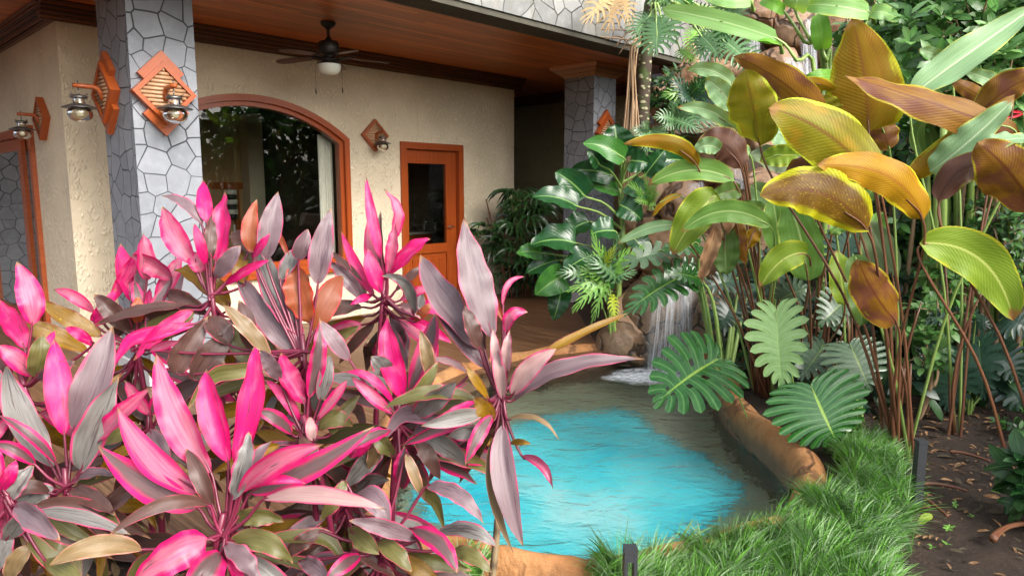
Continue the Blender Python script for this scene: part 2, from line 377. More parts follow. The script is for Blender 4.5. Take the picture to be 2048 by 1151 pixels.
# timber door with glazed upper half
dm = MB()
dm.box(H, DS0 - .01, DS0 + .075, -.12, .03, 0, DZ1 + .01); dm.box(H, DS1 - .075, DS1 + .01, -.12, .03, 0, DZ1 + .01); dm.box(H, DS0 + .075, DS1 - .075, -.12, .029, DZ1 - .075, DZ1 + .01)
d0, d1 = DS0 + .08, DS1 - .08
door = dm.build('door', M['red_timber'], house, bevel=.006)
lf = MB(); st = .125
lf.box(H, d0, d0 + .06, -.09, -.035, .01, DZ1 - .08); lf.box(H, d1 - st - .05, d1, -.09, -.035, .01, DZ1 - .08)
lf.box(H, d0 + .06, d1 - st - .05, -.09, -.036, DZ1 - .25, DZ1 - .08); lf.box(H, d0 + .06, d1 - st - .05, -.09, -.036, .01, .16)
lf.box(H, d0 + .06, d1 - st - .05, -.09, -.036, .68, .80)
lf.box(H, d0 + .06, d1 - st - .05, -.08, -.06, .16, .68); lf.box(H, d0 + .12, d1 - st - .11, -.06, -.045, .23, .61)
lo = lf.build('door_leaf', M['red_timber'], door, bevel=.006)
g = MB(); g.quad(H(d0 + .05, -.063, .77), H(d1 - st - .04, -.063, .77), H(d1 - st - .04, -.063, DZ1 - .2), H(d0 + .05, -.063, DZ1 - .2)); g.build('door_pane', M['window_glass'], door)
g = MB(); g.tube([H(d1 - .09, -.035, 1.02), H(d1 - .09, .02, 1.02), H(d1 - .19, .02, 1.02)], .009, 6); g.build('handle', M['lantern_metal'], door)
# sliding door of the left wall
def HL(t, o, z): return H(-o, -t, z)
sm = MB(); 
sm.box(HL, LT0, LT0 + .085, -.10, .04, 0, LTZ); sm.box(HL, LT1 - .085, LT1, -.10, .025, 0, LTZ); sm.box(HL, LT0 + .085, LT1 - .085, -.10, .024, LTZ - .085, LTZ)
sl = sm.build('sliding_door', M['orange_timber'], house, bevel=.005)
for (t0, t1, o) in ((LT0 + .09, LT0 + 1.32, -.085), (LT0 + .62, LT1 - .09, -.035)):
    p = MB(); p.box(HL, t0, t0 + .15, o - .02, o + .02, .01, LTZ - .09); p.box(HL, t1 - .15, t1, o - .02, o + .02, .01, LTZ - .09)
    p.box(HL, t0 + .15, t1 - .15, o - .02, o + .019, LTZ - .21, LTZ - .09); p.box(HL, t0 + .15, t1 - .15, o - .02, o + .019, .01, .16)
    po = p.build('sliding_panel', M['orange_timber'], sl, bevel=.004)
    g = MB(); g.quad(HL(t0 + .09, o, .15), HL(t1 - .09, o, .15), HL(t1 - .09, o, LTZ - .2), HL(t0 + .09, o, LTZ - .2)); g.build('door_glass', M['window_glass'], sl)
cu = MB()
vs = []
for i in range(n + 1): 
    t = LT0 + .3 + .16 * i / n; o = -.25 + .03 * math.sin(i * 1.6); vs += [HL(t, o, .02), HL(t, o, 2.05)]
cu.add(vs, [(2 * i, 2 * i + 2, 2 * i + 3, 2 * i + 1) for i in range(n)], None, 0, True); cu.build('curtain', M['curtain_cloth'], sl)
# stone columns
CW = .48
def column(s0, o1, parent, CD=.48):
    m = MB(); m.box(H, s0, s0 + CW, o1 - CD, o1, 0, CZ - .001)
    col = m.build('column', M['column_stone'], parent)
    p = MB(); p.box(H, s0 - .03, s0 + CW + .03, o1 - CD - .03, o1 + .03, .003, .14); p.build('plinth', M['plinth_stone'], col, bevel=.01)
    q = MB()
    def ring(z, e): return [H(s0 - e, o1 + e, z), H(s0 + CW + e, o1 + e, z), H(s0 + CW + e, o1 - CD - e, z), H(s0 - e, o1 - CD - e, z)]
    steps = [(2.955, .004), (2.985, .03), (2.985, .042), (3.02, .075), (3.02, .087), (3.06, .125), (3.06, .137), (3.098, .15)]
    for (za, ea), (zb2, eb) in zip(steps, steps[1:]):
        A, B = ring(za, ea), ring(zb2, eb)
        for i in range(4):
            j = (i + 1) % 4; q.add([A[i], A[j], B[j], B[i]], [(0, 1, 2, 3)], [(0, za), (CW, za), (CW, zb2 + .001), (0, zb2 + .001)])
    q.build('capital', M['capital_timber'], col)
    return col
C1S, C1O, C2S, C2O = .065, 1.50, 5.55, 1.58
column(C1S, C1O, house, .64); column(C2S, C2O, house)
# rooms behind the glass
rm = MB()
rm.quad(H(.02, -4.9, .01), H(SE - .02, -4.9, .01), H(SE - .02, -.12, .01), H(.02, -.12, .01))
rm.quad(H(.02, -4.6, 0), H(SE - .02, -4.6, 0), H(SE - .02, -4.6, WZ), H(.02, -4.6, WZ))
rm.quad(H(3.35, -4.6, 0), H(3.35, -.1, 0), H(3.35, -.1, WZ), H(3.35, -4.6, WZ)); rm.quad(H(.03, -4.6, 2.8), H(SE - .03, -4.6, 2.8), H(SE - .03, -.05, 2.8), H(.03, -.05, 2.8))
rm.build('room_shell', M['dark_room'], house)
pl0, pl1 = SonWall(501, 400, -2.7)[0], SonWall(531, 400, -2.7)[0]
rm = MB(); rm.box(H, -.0 + .05, pl0 - .02, -3.0, -2.9, .02, 2.6); rm.build('wicker_partition', M['room_wicker'], house)
rm = MB(); rm.box(H, 0.1, pl0 - .03, -2.899, -2.85, 1.52, 1.62); rm.box(H, pl0 - .16, pl0 - .09, -2.899, -2.86, .02, 1.52); rm.build('partition_rail', M['red_timber'], house)
rm = MB(); rm.box(H, pl0, pl1, -3.0, -2.7, .02, 2.6); rm.build('room_pillar', M['room_pillar'], house)
sw_, sz_ = SonWall(473, 457, -2.88)
rm = MB(); rm.box(H, sw_ - .04, sw_ + .04, -2.898, -2.88, sz_ - .06, sz_ + .06); rm.build('light_switch', M['white_plastic'], house)
ls = thing('striped_lamp', 'black and white striped wall lamp inside the room behind the arched window', 'lamp', H(SonWall(464, 434, -2.75)[0], -2.75, SonWall(464, 438, -2.75)[1]), HRZ)
for k in range(6):
    b = MB(); b.lathe((0, 0, 0), [(.0, k * .07), (.085, k * .07), (.085, k * .07 + .069), (0, k * .07 + .069)], 16); b.build('lamp_band', M['white_plastic'] if k % 2 else M['black_band'], ls, local=True)
rm = MB(); rm.box(H, 3.6, 5.0, -1.5, -1.0, .02, .86); rm.build('kitchen_cabinet', M['red_timber'], house)
rm = MB(); rm.box(H, 3.55, 5.05, -1.55, -.95, .861, .90); rm.build('counter_top', M['counter_stone'], house)
rm = MB(); rm.box(H, 4.3, 4.36, -2.2, -2.1, .02, 2.6); rm.build('room_pillar', M['room_pillar'], house)
bk = thing('wire_basket', 'wire basket with a tall hoop handle on the counter behind the glazed door', 'basket', H(SonWall(838, 468, -1.2)[0], -1.2, .902), HRZ)
b = MB()
for k in range(12):
    a = math.pi * k / 6; b.tube([(.07 * math.cos(a), .07 * math.sin(a), 0), (.09 * math.cos(a), .09 * math.sin(a), .14)], .004, 4)
for z, r_ in ((0.004, .07), (.07, .08), (.14, .09)): b.tube([(r_ * math.cos(math.pi * k / 8), r_ * math.sin(math.pi * k / 8), z) for k in range(17)], .004, 4)
b.build('basket_body', M['lantern_metal'], bk, local=True)
b = MB(); b.tube([(.09 * math.cos(math.pi * k / 12), 0, .14 + .16 * math.sin(math.pi * k / 12) ** .8) for k in range(13)], .005, 5); b.build('handle', M['lantern_metal'], bk, local=True)
# ---------------------------------------------------------------- ceiling fan
fp = W(656, 48, 7.0); fx, fy = fp.x, fp.y
fan = thing('ceiling_fan', 'dark bronze ceiling fan with brown blades and a white bowl light under the porch ceiling', 'ceiling fan', (fx, fy, CZ)); fan.scale = (.85, .85, .85)
b = MB(); b.lathe((0, 0, 0), [(0, -.001), (.082, -.001), (.085, -.02), (.07, -.045), (.045, -.06), (.03, -.075), (.016, -.085), (.016, -.16), (.03, -.175), (.05, -.2), (.05, -.21)], 20); b.build('canopy', M['dark_metal'], fan, local=True)
b = MB(); b.lathe((0, 0, 0), [(.03, -.205), (.10, -.212), (.115, -.23), (.115, -.33), (.10, -.35), (.06, -.36), (.05, -.385), (.085, -.395), (.085, -.43), (.06, -.44)], 24); b.build('motor_housing', M['dark_metal'], fan, local=True)
b = MB(); b.lathe((0, 0, 0), [(.05, -.43), (.12, -.445), (.135, -.455), (.132, -.463), (.11, -.463)], 24); b.build('light_fitter', M['dark_metal'], fan, local=True)
b = MB(); b.lathe((0, 0, 0), [(.127, -.464), (.127, -.50), (.118, -.535), (.095, -.56), (.05, -.575), (0, -.578)], 24); b.build('bowl_shade', M['frosted_glass'], fan, local=True)
for k in range(5):
    a0 = R(164 + 72 * k); b = MB(); ca, sa = math.cos(a0), math.sin(a0)
    prof = [(.2, .035), (.26, .06), (.34, .07), (.46, .075), (.56, .078), (.63, .066), (.67, .04), (.68, .012)]
    for sgn, off in ((1, .0), (1, -.008)):
        vs = [(x * ca - w * q * sa, x * sa + w * q * ca, -.375 + off + w * q * .12 - (x - .2) * .06) for x, w in prof for q in (-1, 1)]
        b.add(vs, [(2 * i, 2 * i + 2, 2 * i + 3, 2 * i + 1) for i in range(len(prof) - 1)], [(x, w * q) for x, w in prof for q in (-1, 1)])
    bl = b.build('blade', M['fan_blade_wood'], fan, local=True)
    b = MB(); b.tube([(.07 * ca, .07 * sa, -.40), (.13 * ca, .13 * sa, -.395), (.2 * ca, .2 * sa, -.378), (.27 * ca, .27 * sa, -.37)], [.016, .012, .014, .02], 6); b.build('blade_iron', M['dark_metal'], bl, local=True)
for (px, py) in ((632, 183), (685, 181)):
    p = W(px, py, fy - .0); q = Vector((p.x - fx, 0, p.z - CZ)) / .85; b = MB()
    b.tube([(q.x * .75, 0, -.42), (q.x * .98, 0, -.47), q + Vector((0, 0, .02))], .0016, 4); b.tube([q + Vector((0, 0, .03)), q, q - Vector((0, 0, .03))], [.005, .009, .006], 6)
    b.build('pull_chain', M['dark_metal'], fan, local=True)
# ---------------------------------------------------------------- lantern sconces on wooden diamond plaques
def sconce(name, label, pos, rz, size, chevrons, arm_dx=0.0):
    "local frame: x along the wall, -y out of the wall"
    t = thing(name, label, 'wall lamp', pos, rz, None)
    k = size; D = lambda x, y, z: Vector((x * k, y * k, z * k))
    def diamond(x, z): return ((x - z) * .7071, (x + z) * .7071)
    def dbox(mb, x0, x1, z0, z1, y0, y1):
        f = lambda x, y, z: D(diamond(x, z)[0], y, diamond(x, z)[1]); mb.box(f, x0, x1, y1, y0, z0, z1)
    if chevrons:
        for sg in (1, -1):
            m = MB(); e = .30; w = .62
            if sg > 0: dbox(m, e - w + .25, e + .22, .30 - .30, .52, -.001, -.10); 
            else: dbox(m, -e - .22, -e + w - .25, -.52, 0.0, -.001, -.10)
            m.build('chevron_board', M['orange_timber'], t, local=True, bevel=.008 * k)
    m = MB(); q = .385; w_ = .075
    for a in (0, 1):
        for sg in (-1, 1):
            lo2, hi2 = (q - w_, q) if sg > 0 else (-q, -q + w_)
            if a: dbox(m, lo2, hi2, -q, q, -.002, -.17)
            else: dbox(m, -q + w_ , q - w_, lo2, hi2, -.0025, -.169)
    m.build('plaque_frame', M['orange_timber'], t, local=True, bevel=.012 * k)
    m = MB(); dbox(m, -q + .05, q - .05, -q + .05, q - .05, -.003, -.09); m.build('backing', M['orange_timber'], t, local=True)
    m = MB(); L = (q - w_) * 1.4142; nn = 13
    for i in range(nn):
        z = -L + (i + .5) * 2 * L / nn; h = L - abs(z) - .01
        if h > .02: m.tube([D(-h, -.115, z), D(h, -.115, z)], L / nn * .96 * k, 8)
    m.build('bamboo_slats', M['bamboo_cane'], t, local=True)
    m = MB(); m.tube([D(0, -.13, -.13), D(0, -.16, -.02), D(0, -.20, .055), D(0, -.27, .085), D(arm_dx * .6, -.42, .085), D(arm_dx, -.60, .085)], [.045 * k, .045 * k, .045 * k, .043 * k, .042 * k, .04 * k], 10); m.build('arm', M['orange_timber'], t, local=True)
    c = D(arm_dx, -.52, -.0); LS = 1.22; D0 = D; D = lambda x, y, z: D0(x * LS, y * LS, .14 + (z - .14) * LS); m = MB()
    m.tube([c + D(0, 0, .17), c + D(0, 0, .12)], .01 * k, 6); m.tube([c + D(0, 0, .06), c + D(0, 0, -.06)], .012 * k, 6)
    m.lathe(c, [(a * k * LS, (.14 + (b - .14) * LS) * k) for a, b in ((0, -.03), (.085, -.04), (.11, -.06), (.11, -.085), (.0, -.085))], 18)
    for i in range(4):
        a = math.pi / 2 * i + .6; m.tube([c + D(.095 * math.cos(a), .095 * math.sin(a), -.085), c + D(.095 * math.cos(a), .095 * math.sin(a), -.175)], .008 * k, 5)
        m.tube([c + D(.10 * math.cos(a), .10 * math.sin(a), -.05), c + D(.15 * math.cos(a), .15 * math.sin(a), -.02), c + D(.14 * math.cos(a), .14 * math.sin(a), -.06)], .006 * k, 4)
    m.lathe(c, [(a * k * LS, (.14 + (b - .14) * LS) * k) for a, b in ((.08, -.165), (.12, -.17), (.235, -.215), (.24, -.225), (.10, -.21))], 22)
    m.build('lantern_frame', M['lantern_metal'], t, local=True)
    m = MB(); m.lathe(c, [(a * k * LS, (.14 + (b - .14) * LS) * k) for a, b in ((.075, -.085), (.078, -.17), (.10, -.21), (.14, -.235), (.165, -.28), (.163, -.33), (.13, -.385), (.07, -.415), (0, -.425))], 22); m.build('glass_globe', M['lamp_glass'], t, local=True)
    m = MB(); m.lathe(c, [(a * k * LS, (.14 + (b - .14) * LS) * k) for a, b in ((.02, -.18), (.03, -.23), (.055, -.28), (.05, -.33), (0, -.35))], 12); m.build('bulb', M['frosted_glass'], t, local=True)
    return t
SG = 'lantern wall lamps on wooden diamond plaques'
def onface(px, py, axis, off):
    d = W(px, py, 1) - CAMP
    n_, p0 = (HN, H(0, off, 0)) if axis == 'o' else (-HA, H(off, 0, 0))
    return CAMP + d * ((p0 - CAMP).dot(n_) / d.dot(n_))
for nm, lab, pos, rz, sz, ch in (
    ('wall_sconce', 'lantern wall lamp with chevron boards on the broad pale face of the near stone column', onface(324, 188, 'o', C1O), HRZ, .425, True),
    ('wall_sconce', 'lantern wall lamp with chevron boards on the shaded left side of the near stone column', onface(221, 187, 's', C1S), HRZ - R(90), .425, True),
    ('wall_sconce', 'small lantern wall lamp above the sliding door at the left wall', onface(90, 238, 's', 0), HRZ - R(90), .36, False),
    ('wall_sconce', 'small lantern wall lamp on plain stucco between the arched window and the glazed door', onface(747, 271, 'o', 0), HRZ, .35, False),
    ('wall_sconce', 'wooden plaque wall lamp on the far stone column half hidden by big leaves', onface(1209, 268, 'o', C2O), HRZ, .42, True)):
    sconce(nm, lab, pos, rz, sz, ch)['group'] = SG
# ---------------------------------------------------------------- ground, deck, pool, rock
rng = random.Random(7)
def smooth(x, a, b): t = min(1, max(0, (x - a) / (b - a))); return t * t * (3 - 2 * t)
ZW = -.17
WEDGE = [(790, 960, .02), (830, 1045, .02), (960, 1085, .02), (1060, 1108, .02), (1170, 1114, .02), (1300, 1096, .02), (1450, 1058, .02), (1545, 1025, .0), (1580, 985, -.1), (1545, 942, ZW), (1495, 900, ZW), (1450, 855, ZW), (1428, 805, ZW), (1415, 765, ZW), (1390, 738, ZW), (1330, 725, ZW), (1250, 730, ZW), (1160, 740, ZW), (1060, 754, ZW), (960, 778, ZW), (880, 815, ZW), (815, 880, -.1)]
def closed(pts, per=8):
    n = len(pts); out = []
    for i in range(n):
        p0, p1, p2, p3 = (Vector(pts[(i + k) % n]) for k in (-1, 0, 1, 2))
        for k in range(per):
            t = k / per; out.append(.5 * ((2 * p1) + (p2 - p0) * t + (2 * p0 - 5 * p1 + 4 * p2 - p3) * t * t + (3 * p1 - p0 - 3 * p2 + p3) * t ** 3))
    return out
POOL = closed([G(x, y, z).to_2d().to_3d() for x, y, z in WEDGE], 8)
PN = np.array([[p.x, p.y] for p in POOL])
PC = PN.mean(0)
def inpoly(X, Y, P=None):
    P = PN if P is None else P
    r_ = np.zeros(np.shape(X), bool); j = len(P) - 1
    for i in range(len(P)):
        xi, yi = P[i]; xj, yj = P[j]
        c = ((yi > Y) != (yj > Y)) & (X < (xj - xi) * (Y - yi) / (yj - yi + 1e-12) + xi); r_ ^= c; j = i
    return r_
def np_s(x, a, b): t = np.clip((x - a) / (b - a), 0, 1); return t * t * (3 - 2 * t)
def terrain(X, Y):
    X = np.asarray(X, float); Y = np.asarray(Y, float)
    hmax = np.interp(X, [.8, 1.1, 1.6, 2.1, 2.45, 3.0, 6.0], [0, .35, .75, 1.3, 2.2, 5.0, 6.0])
    h = np.clip((Y - 6.7) * 1.02, 0, None); h = np.minimum(h, hmax) * np_s(Y, 6.5, 7.0)
    side = np.clip((X - 2.6) * .35, 0, 1.5) * np_s(Y, 4.6, 7.0) + np.clip((X - 4.2), 0, 3) * .5 * np_s(Y, 1.0, 3.0)
    return np.maximum(h, side) - .035
nv_ = Vector
def soilmat():
    t = NT('soil'); c = t.coord('Object'); a = t.noise(c, 3.0, 6, .65); b = t.noise(c, 38, 6, .75); d = t.noise(c, 140, 3)
    col = t.ramp(a, (.3, (.018, .011, .007)), (.55, (.052, .031, .019)), (.8, (.10, .062, .038)))
    col = t.mix(t.math('MULTIPLY', t.step(b, .55, .78), .75), col, (.14, .09, .055)); col = t.mix(t.math('MULTIPLY', t.step(d, .62, .72), .6), col, (.20, .14, .09))
    M['soil'] = t.set(col=col, rough=.9, normal=t.bump(t.math('MULTIPLY_ADD', b, 1.0, a), .9, .03))
soilmat()
# one sheet to the horizon, finer near the camera, sunk under the pool
def axis(lo, hi, fine0, fine1, st): 
    a = list(np.arange(fine0, fine1, st)); k = fine0; s_ = st
    while k > lo: s_ *= 1.35; k -= s_; a.insert(0, k)
    k = fine1; s_ = st
    while k < hi: a.append(k); s_ *= 1.35; k += s_
    return np.array(a)
gx = axis(-150, 150, -4.5, 6.5, .09); gy = axis(-150, 150, 1.2, 12.5, .09)
GX, GY = np.meshgrid(gx, gy, indexing='ij'); GZ = terrain(GX, GY)
rs = np.random.RandomState(3)
GZ += np.where((GX > .9) & (GY < 6.5), rs.uniform(-.012, .012, GZ.shape), 0)
dP = np.sqrt(((GX[..., None] - PN[None, None, ::4, 0]) ** 2 + (GY[..., None] - PN[None, None, ::4, 1]) ** 2)).min(-1)
ins = inpoly(GX, GY) | (dP < .10); GZ[ins] = -.75
bed = (GX < PC[0]) & (GY < 3.6) & (~ins); GZ[bed] -= .02
V = np.stack([GX, GY, GZ], -1).reshape(-1, 3); nx_, ny_ = GX.shape
I = np.arange(nx_ * ny_).reshape(nx_, ny_); Fq = np.stack([I[:-1, :-1], I[1:, :-1], I[1:, 1:], I[:-1, 1:]], -1).reshape(-1, 4)
tag(npbuild('ground', V, Fq, V[:, :2], M['soil']), kind='structure')
# wooden deck: boards run out from the wall
dk = [(-7.5, 2.7), (-1.35, 2.75), (-1.0, 3.3)]
dk += [tuple((G(x, y, 0)).to_2d()) for x, y in ((800, 880), (860, 800), (945, 752), (1050, 728), (1160, 712), (1255, 700), (1290, 650))] + [(1.0, 7.4), (1.05, 8.7), (1.9, 9.35), (2.3, 9.9), (3.0, 12), (-2, 17), (-9, 12)]
d_ = MB(); vs = [Vector((x, y, 0)) for x, y in dk]
d_.add(vs, [tuple(range(len(vs)))], [((p - HO).dot(HN), (p - HO).dot(HA)) for p in vs]); deck = d_.build('deck', M['deck_boards']); tag(deck, kind='structure')
# rock
def rockmat(name, c0, c1, dark, crack=2.2, wet=.6, cs=1.0):
    t = NT(name); c = t.coord('Object')
    wob = t.noise(c, 2.5, 3, out=1); v2 = t.n('VectorMath', operation='MULTIPLY_ADD'); t.put(v2, 0, wob); v2.inputs[1].default_value = (.45, .45, .45); t.put(v2, 2, c)
    v = t.n('TexVoronoi', feature='DISTANCE_TO_EDGE'); t.put(v, 'Vector', v2); v.inputs['Scale'].default_value = crack
    a = t.noise(c, 1.8, 5, .6); b = t.noise(c, 12, 6, .7); f = t.noise(c, 60, 4, .7)
    col = t.mix(t.step(a, .35, .68), c0, c1); col = t.mix(t.math('MULTIPLY', t.step(b, .45, .75), .55), col, [k * .5 for k in c0])
    st = t.noise(t.coord('Object', (5, 5, .5)), 1.4, 4); col = t.mix(t.math('MULTIPLY', t.step(st, .5, .72), .5), col, dark)
    ck = t.math('MULTIPLY', t.math('SUBTRACT', 1.0, t.step(v.outputs['Distance'], .006, .04 * cs)), cs); ck = t.math('MULTIPLY', ck, t.step(t.noise(c, 1.3, 1), .35, .5))
    col = t.mix(ck, col, dark)
    if name == 'rim_rock':
        sz = t.n('SeparateXYZ'); t.put(sz, 0, t.n('NewGeometry').outputs['Position']); zz = t.math('MULTIPLY_ADD', a, .10, sz.outputs[2]); col = t.mix(t.math('MULTIPLY', t.math('SUBTRACT', 1.0, t.step(zz, -.06, .05)), .75), col, (.10, .085, .06))
    h = t.math('MULTIPLY_ADD', ck, -1.2, t.math('MULTIPLY_ADD', b, .8, t.math('MULTIPLY', f, .25)))
    M[name] = t.set(col=col, rough=t.math('MULTIPLY_ADD', b, .5, .75 - wet * .6), normal=t.bump(h, .6, .035))
rockmat('rim_rock', (.36, .145, .042), (.44, .22, .085), (.13, .055, .022), 1.3, .35, .8)
rockmat('cliff_rock', (.20, .105, .052), (.31, .195, .115), (.055, .032, .02), 1.5, .7)
rockmat('wet_rock', (.13, .078, .042), (.22, .14, .08), (.04, .026, .016), 1.8, .85)
# pool rim swept round the water
rim = MB(); n = len(POOL); vs = []; uv = []
prof = [(0.0, -.72), (.0, -.30), (.005, -.10), (.03, -.01), (.09, .045), (.17, .055), (.25, .03), (.31, -.03), (.33, -.12)]
for i, p in enumerate(POOL):
    t_ = (POOL[(i + 1) % n] - POOL[i - 1]).normalized(); nrm = Vector((t_.y, -t_.x, 0))
    if (Vector((PC[0], PC[1], 0)) - p).dot(nrm) > 0: nrm.negate()
    far = smooth(p.y, 5.0, 5.8); wsc = .56 + .12 * far
    seg = math.sin(i * .42 + 2 * mnoise.noise(p * .9)) ; lump = 1 + .28 * mnoise.noise(p * 2.6) + .10 * seg
    cr = 1 - .55 * math.exp(-((i % 13) - 6) ** 2 / .8)
    for j, (o, z) in enumerate(prof):
        z = z * cr if z > -.05 else z; q = p + nrm * (o * wsc * (1 + .25 * mnoise.noise(p * 1.7 + Vector((0, 0, 5)))))
        zz = z if z < -.2 else (z * (1 - .4 * far) + .06 * (lump - 1) + .02- .02 * smooth(p.x, .9, 1.5) * (1 - far))
        q = q + Vector((0, 0, zz)) + mnoise.noise_vector(q * 4) * .022 * (1 if z > -.2 else 0)
        vs.append(q); uv.append((i / n, j / 8))
fs = [(i * 9 + j, ((i + 1) % n) * 9 + j, ((i + 1) % n) * 9 + j + 1, i * 9 + j + 1) for i in range(n) for j in range(8)]
rim.add(vs, fs, uv, 0, True); ro = rim.build('pool_rim', M['rim_rock'], loc=(PC[0], PC[1], 0))
md = ro.modifiers.new('smooth', 'SUBSURF'); md.levels = md.render_levels = 2
tag(ro, 'orange brown moulded rock rim curving round the turquoise pool', 'pool edge')
# pool floor, turquoise basin, water
def poly(name, pts, z, m): 
    b = MB(); b.add([Vector((p.x, p.y, z)) for p in pts], [tuple(range(len(pts)))], [(p.x, p.y) for p in pts]); o = b.build(name, m); return tag(o, kind='structure')
def floormat(name, c0, c1, sc, rough=.6):
    t = NT(name); c = t.coord('Object'); wv = t.noise(c, 2.0, 2, out=1)
    v2 = t.n('VectorMath', operation='MULTIPLY_ADD'); t.put(v2, 0, wv); v2.inputs[1].default_value = (.6, .6, .6); t.put(v2, 2, c)
    a = t.noise(v2, sc, 4, .55); M[name] = t.set(col=t.ramp(a, (.3, c0), (.7, c1)), rough=rough); return t
floormat('shelf_floor', (.27, .32, .20), (.46, .47, .31), 1.3)
poly('pool_shelf', [Vector((PC[0], PC[1], 0)) + (p - Vector((PC[0], PC[1], 0))) * 1.02 for p in POOL], -.56, M['shelf_floor'])
TQ = [(790, 955), (828, 1060), (960, 1130), (1060, 1160), (1170, 1165), (1300, 1150), (1450, 1090), (1490, 1045), (1505, 1000), (1450, 955), (1392, 915), (1318, 885), (1288, 856), (1240, 836), (1160, 838), (1080, 852), (1000, 868), (930, 875), (850, 890)]
tq = closed([G(x, y, -.40).to_2d().to_3d() for x, y in TQ], 14)
tq = [p + mnoise.noise_vector(Vector((p.x * 5, p.y * 9, 0))).to_2d().to_3d() * .07 * smooth(p.y, 3.3, 3.9) for p in tq]
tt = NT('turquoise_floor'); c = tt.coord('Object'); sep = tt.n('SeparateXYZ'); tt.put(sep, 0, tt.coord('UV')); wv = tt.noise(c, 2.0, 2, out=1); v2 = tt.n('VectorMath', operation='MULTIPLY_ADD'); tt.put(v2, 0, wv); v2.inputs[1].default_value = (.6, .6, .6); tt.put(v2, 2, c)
a_ = tt.noise(v2, 1.3, 4, .55); tt.set(col=tt.ramp(a_, (.3, (.02, .70, .88)), (.5, (.14, .86, .92)), (.72, (.50, .95, .95))), rough=.6)  # pale cyan patches in the floor colour stand in for caustic light
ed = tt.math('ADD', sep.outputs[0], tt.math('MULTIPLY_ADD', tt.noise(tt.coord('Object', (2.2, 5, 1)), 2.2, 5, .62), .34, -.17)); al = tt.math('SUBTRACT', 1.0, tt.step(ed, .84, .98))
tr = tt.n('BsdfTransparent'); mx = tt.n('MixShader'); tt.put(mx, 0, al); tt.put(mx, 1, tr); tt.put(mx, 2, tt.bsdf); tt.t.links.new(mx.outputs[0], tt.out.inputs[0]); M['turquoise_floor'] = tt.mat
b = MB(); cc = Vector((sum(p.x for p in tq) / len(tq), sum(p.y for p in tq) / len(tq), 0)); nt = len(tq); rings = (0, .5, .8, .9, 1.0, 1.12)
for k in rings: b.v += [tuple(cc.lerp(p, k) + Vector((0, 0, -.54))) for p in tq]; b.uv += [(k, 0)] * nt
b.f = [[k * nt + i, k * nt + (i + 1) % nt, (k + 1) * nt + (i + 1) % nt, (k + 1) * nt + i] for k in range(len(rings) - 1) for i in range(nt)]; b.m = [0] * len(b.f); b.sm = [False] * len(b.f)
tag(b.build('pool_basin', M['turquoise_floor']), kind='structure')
def watermat():
    t = NT('water'); c = t.coord('Object')
    a = t.noise(t.coord('Object', (1.0, 1.9, 1)), 3.4, 3, .5, .6); b = t.noise(t.coord('Object', (1, 1.5, 1)), 9, 3, .55, .8)
    h = t.math('MULTIPLY_ADD', a, 1.0, t.math('MULTIPLY', b, .42)); nb = t.bump(h, .46, .09)
    tr = t.n('BsdfRefraction', ins={0: (.96, 1, 1), 'Roughness': 0.0, 'IOR': 1.33, 'Normal': nb}); gl = t.n('BsdfGlossy', ins={0: (1, 1, 1), 'Roughness': .02, 'Normal': nb})
    fr = t.n('Fresnel', ins={0: 1.34, 'Normal': nb}); mx = t.n('MixShader'); t.put(mx, 0, fr); t.put(mx, 1, tr); t.put(mx, 2, gl)
    t.t.links.new(mx.outputs[0], t.out.inputs[0]); M['water'] = t.mat
watermat()
poly('pool_water', [Vector((PC[0], PC[1], 0)) + (p - Vector((PC[0], PC[1], 0))) * 1.012 for p in POOL], ZW, M['water'])
# cliff: a sheet of rounded blocks draped on the hill
def cells(P, seeds):
    d = np.linalg.norm(P[:, None, :] - seeds[None], axis=2); o = np.argsort(d, 1)[:, :2]; r_ = np.arange(len(P))
    return d[r_, o[:, 0]], d[r_, o[:, 1]], o[:, 0]
def cliff(name, label, x0, x1, y0, y1, nseed, seed, mat, amp=.42, res=.045, lift=.0):
    X = np.arange(x0, x1, res); S = np.arange(0, 1, res / ((y1 - y0) * 1.45))
    A, B = np.meshgrid(X, S, indexing='ij'); Yb = y0 + B * (y1 - y0); Z = terrain(A, Yb) + lift
    P = np.stack([A, Yb, Z], -1).reshape(-1, 3); r_ = np.random.RandomState(seed)
    sx = r_.uniform(x0, x1, nseed); sy = r_.uniform(y0, y1, nseed); sdz = terrain(sx, sy) + lift
    seeds = np.stack([sx, sy, sdz], -1); warp = np.array([mnoise.noise_vector(Vector(p) * 2.2) for p in P]) * .16
    Q = (P + warp) * np.array([.8, 1, 1.25]); f1, f2, idx = cells(Q, seeds * np.array([.8, 1, 1.25]))
    dome = 1 - np.clip(f1 / .42, 0, 1) ** 2.2; edge = np.clip((f2 - f1) / .10, 0, 1)
    per = r_.uniform(-.25, .55, nseed)[idx]; tilt = r_.uniform(-.5, .5, (nseed, 3))[idx]
    fine = np.array([mnoise.fractal(Vector(p) * 3.5, 1.0, 2.2, 4) for p in P])
    disp = amp * (.5 * dome + per) * edge - .16 * (1 - edge) + ((P - seeds[idx]) * tilt).sum(1) * edge * .8 + .05 * fine
    nrm = np.array([-.1, -.78, .62]); P = P + nrm * disp[:, None] + np.array([0, 0, 0])
    k, l = A.shape; I = np.arange(k * l).reshape(k, l); Fq = np.stack([I[:-1, :-1], I[1:, :-1], I[1:, 1:], I[:-1, 1:]], -1).reshape(-1, 4)
    loc = (float((x0 + x1) / 2), float(y0), float(terrain((x0 + x1) / 2, y0)))
    o = npbuild(name, P, Fq, P[:, :2], mat, loc=loc); return tag(o, label, 'rock wall')
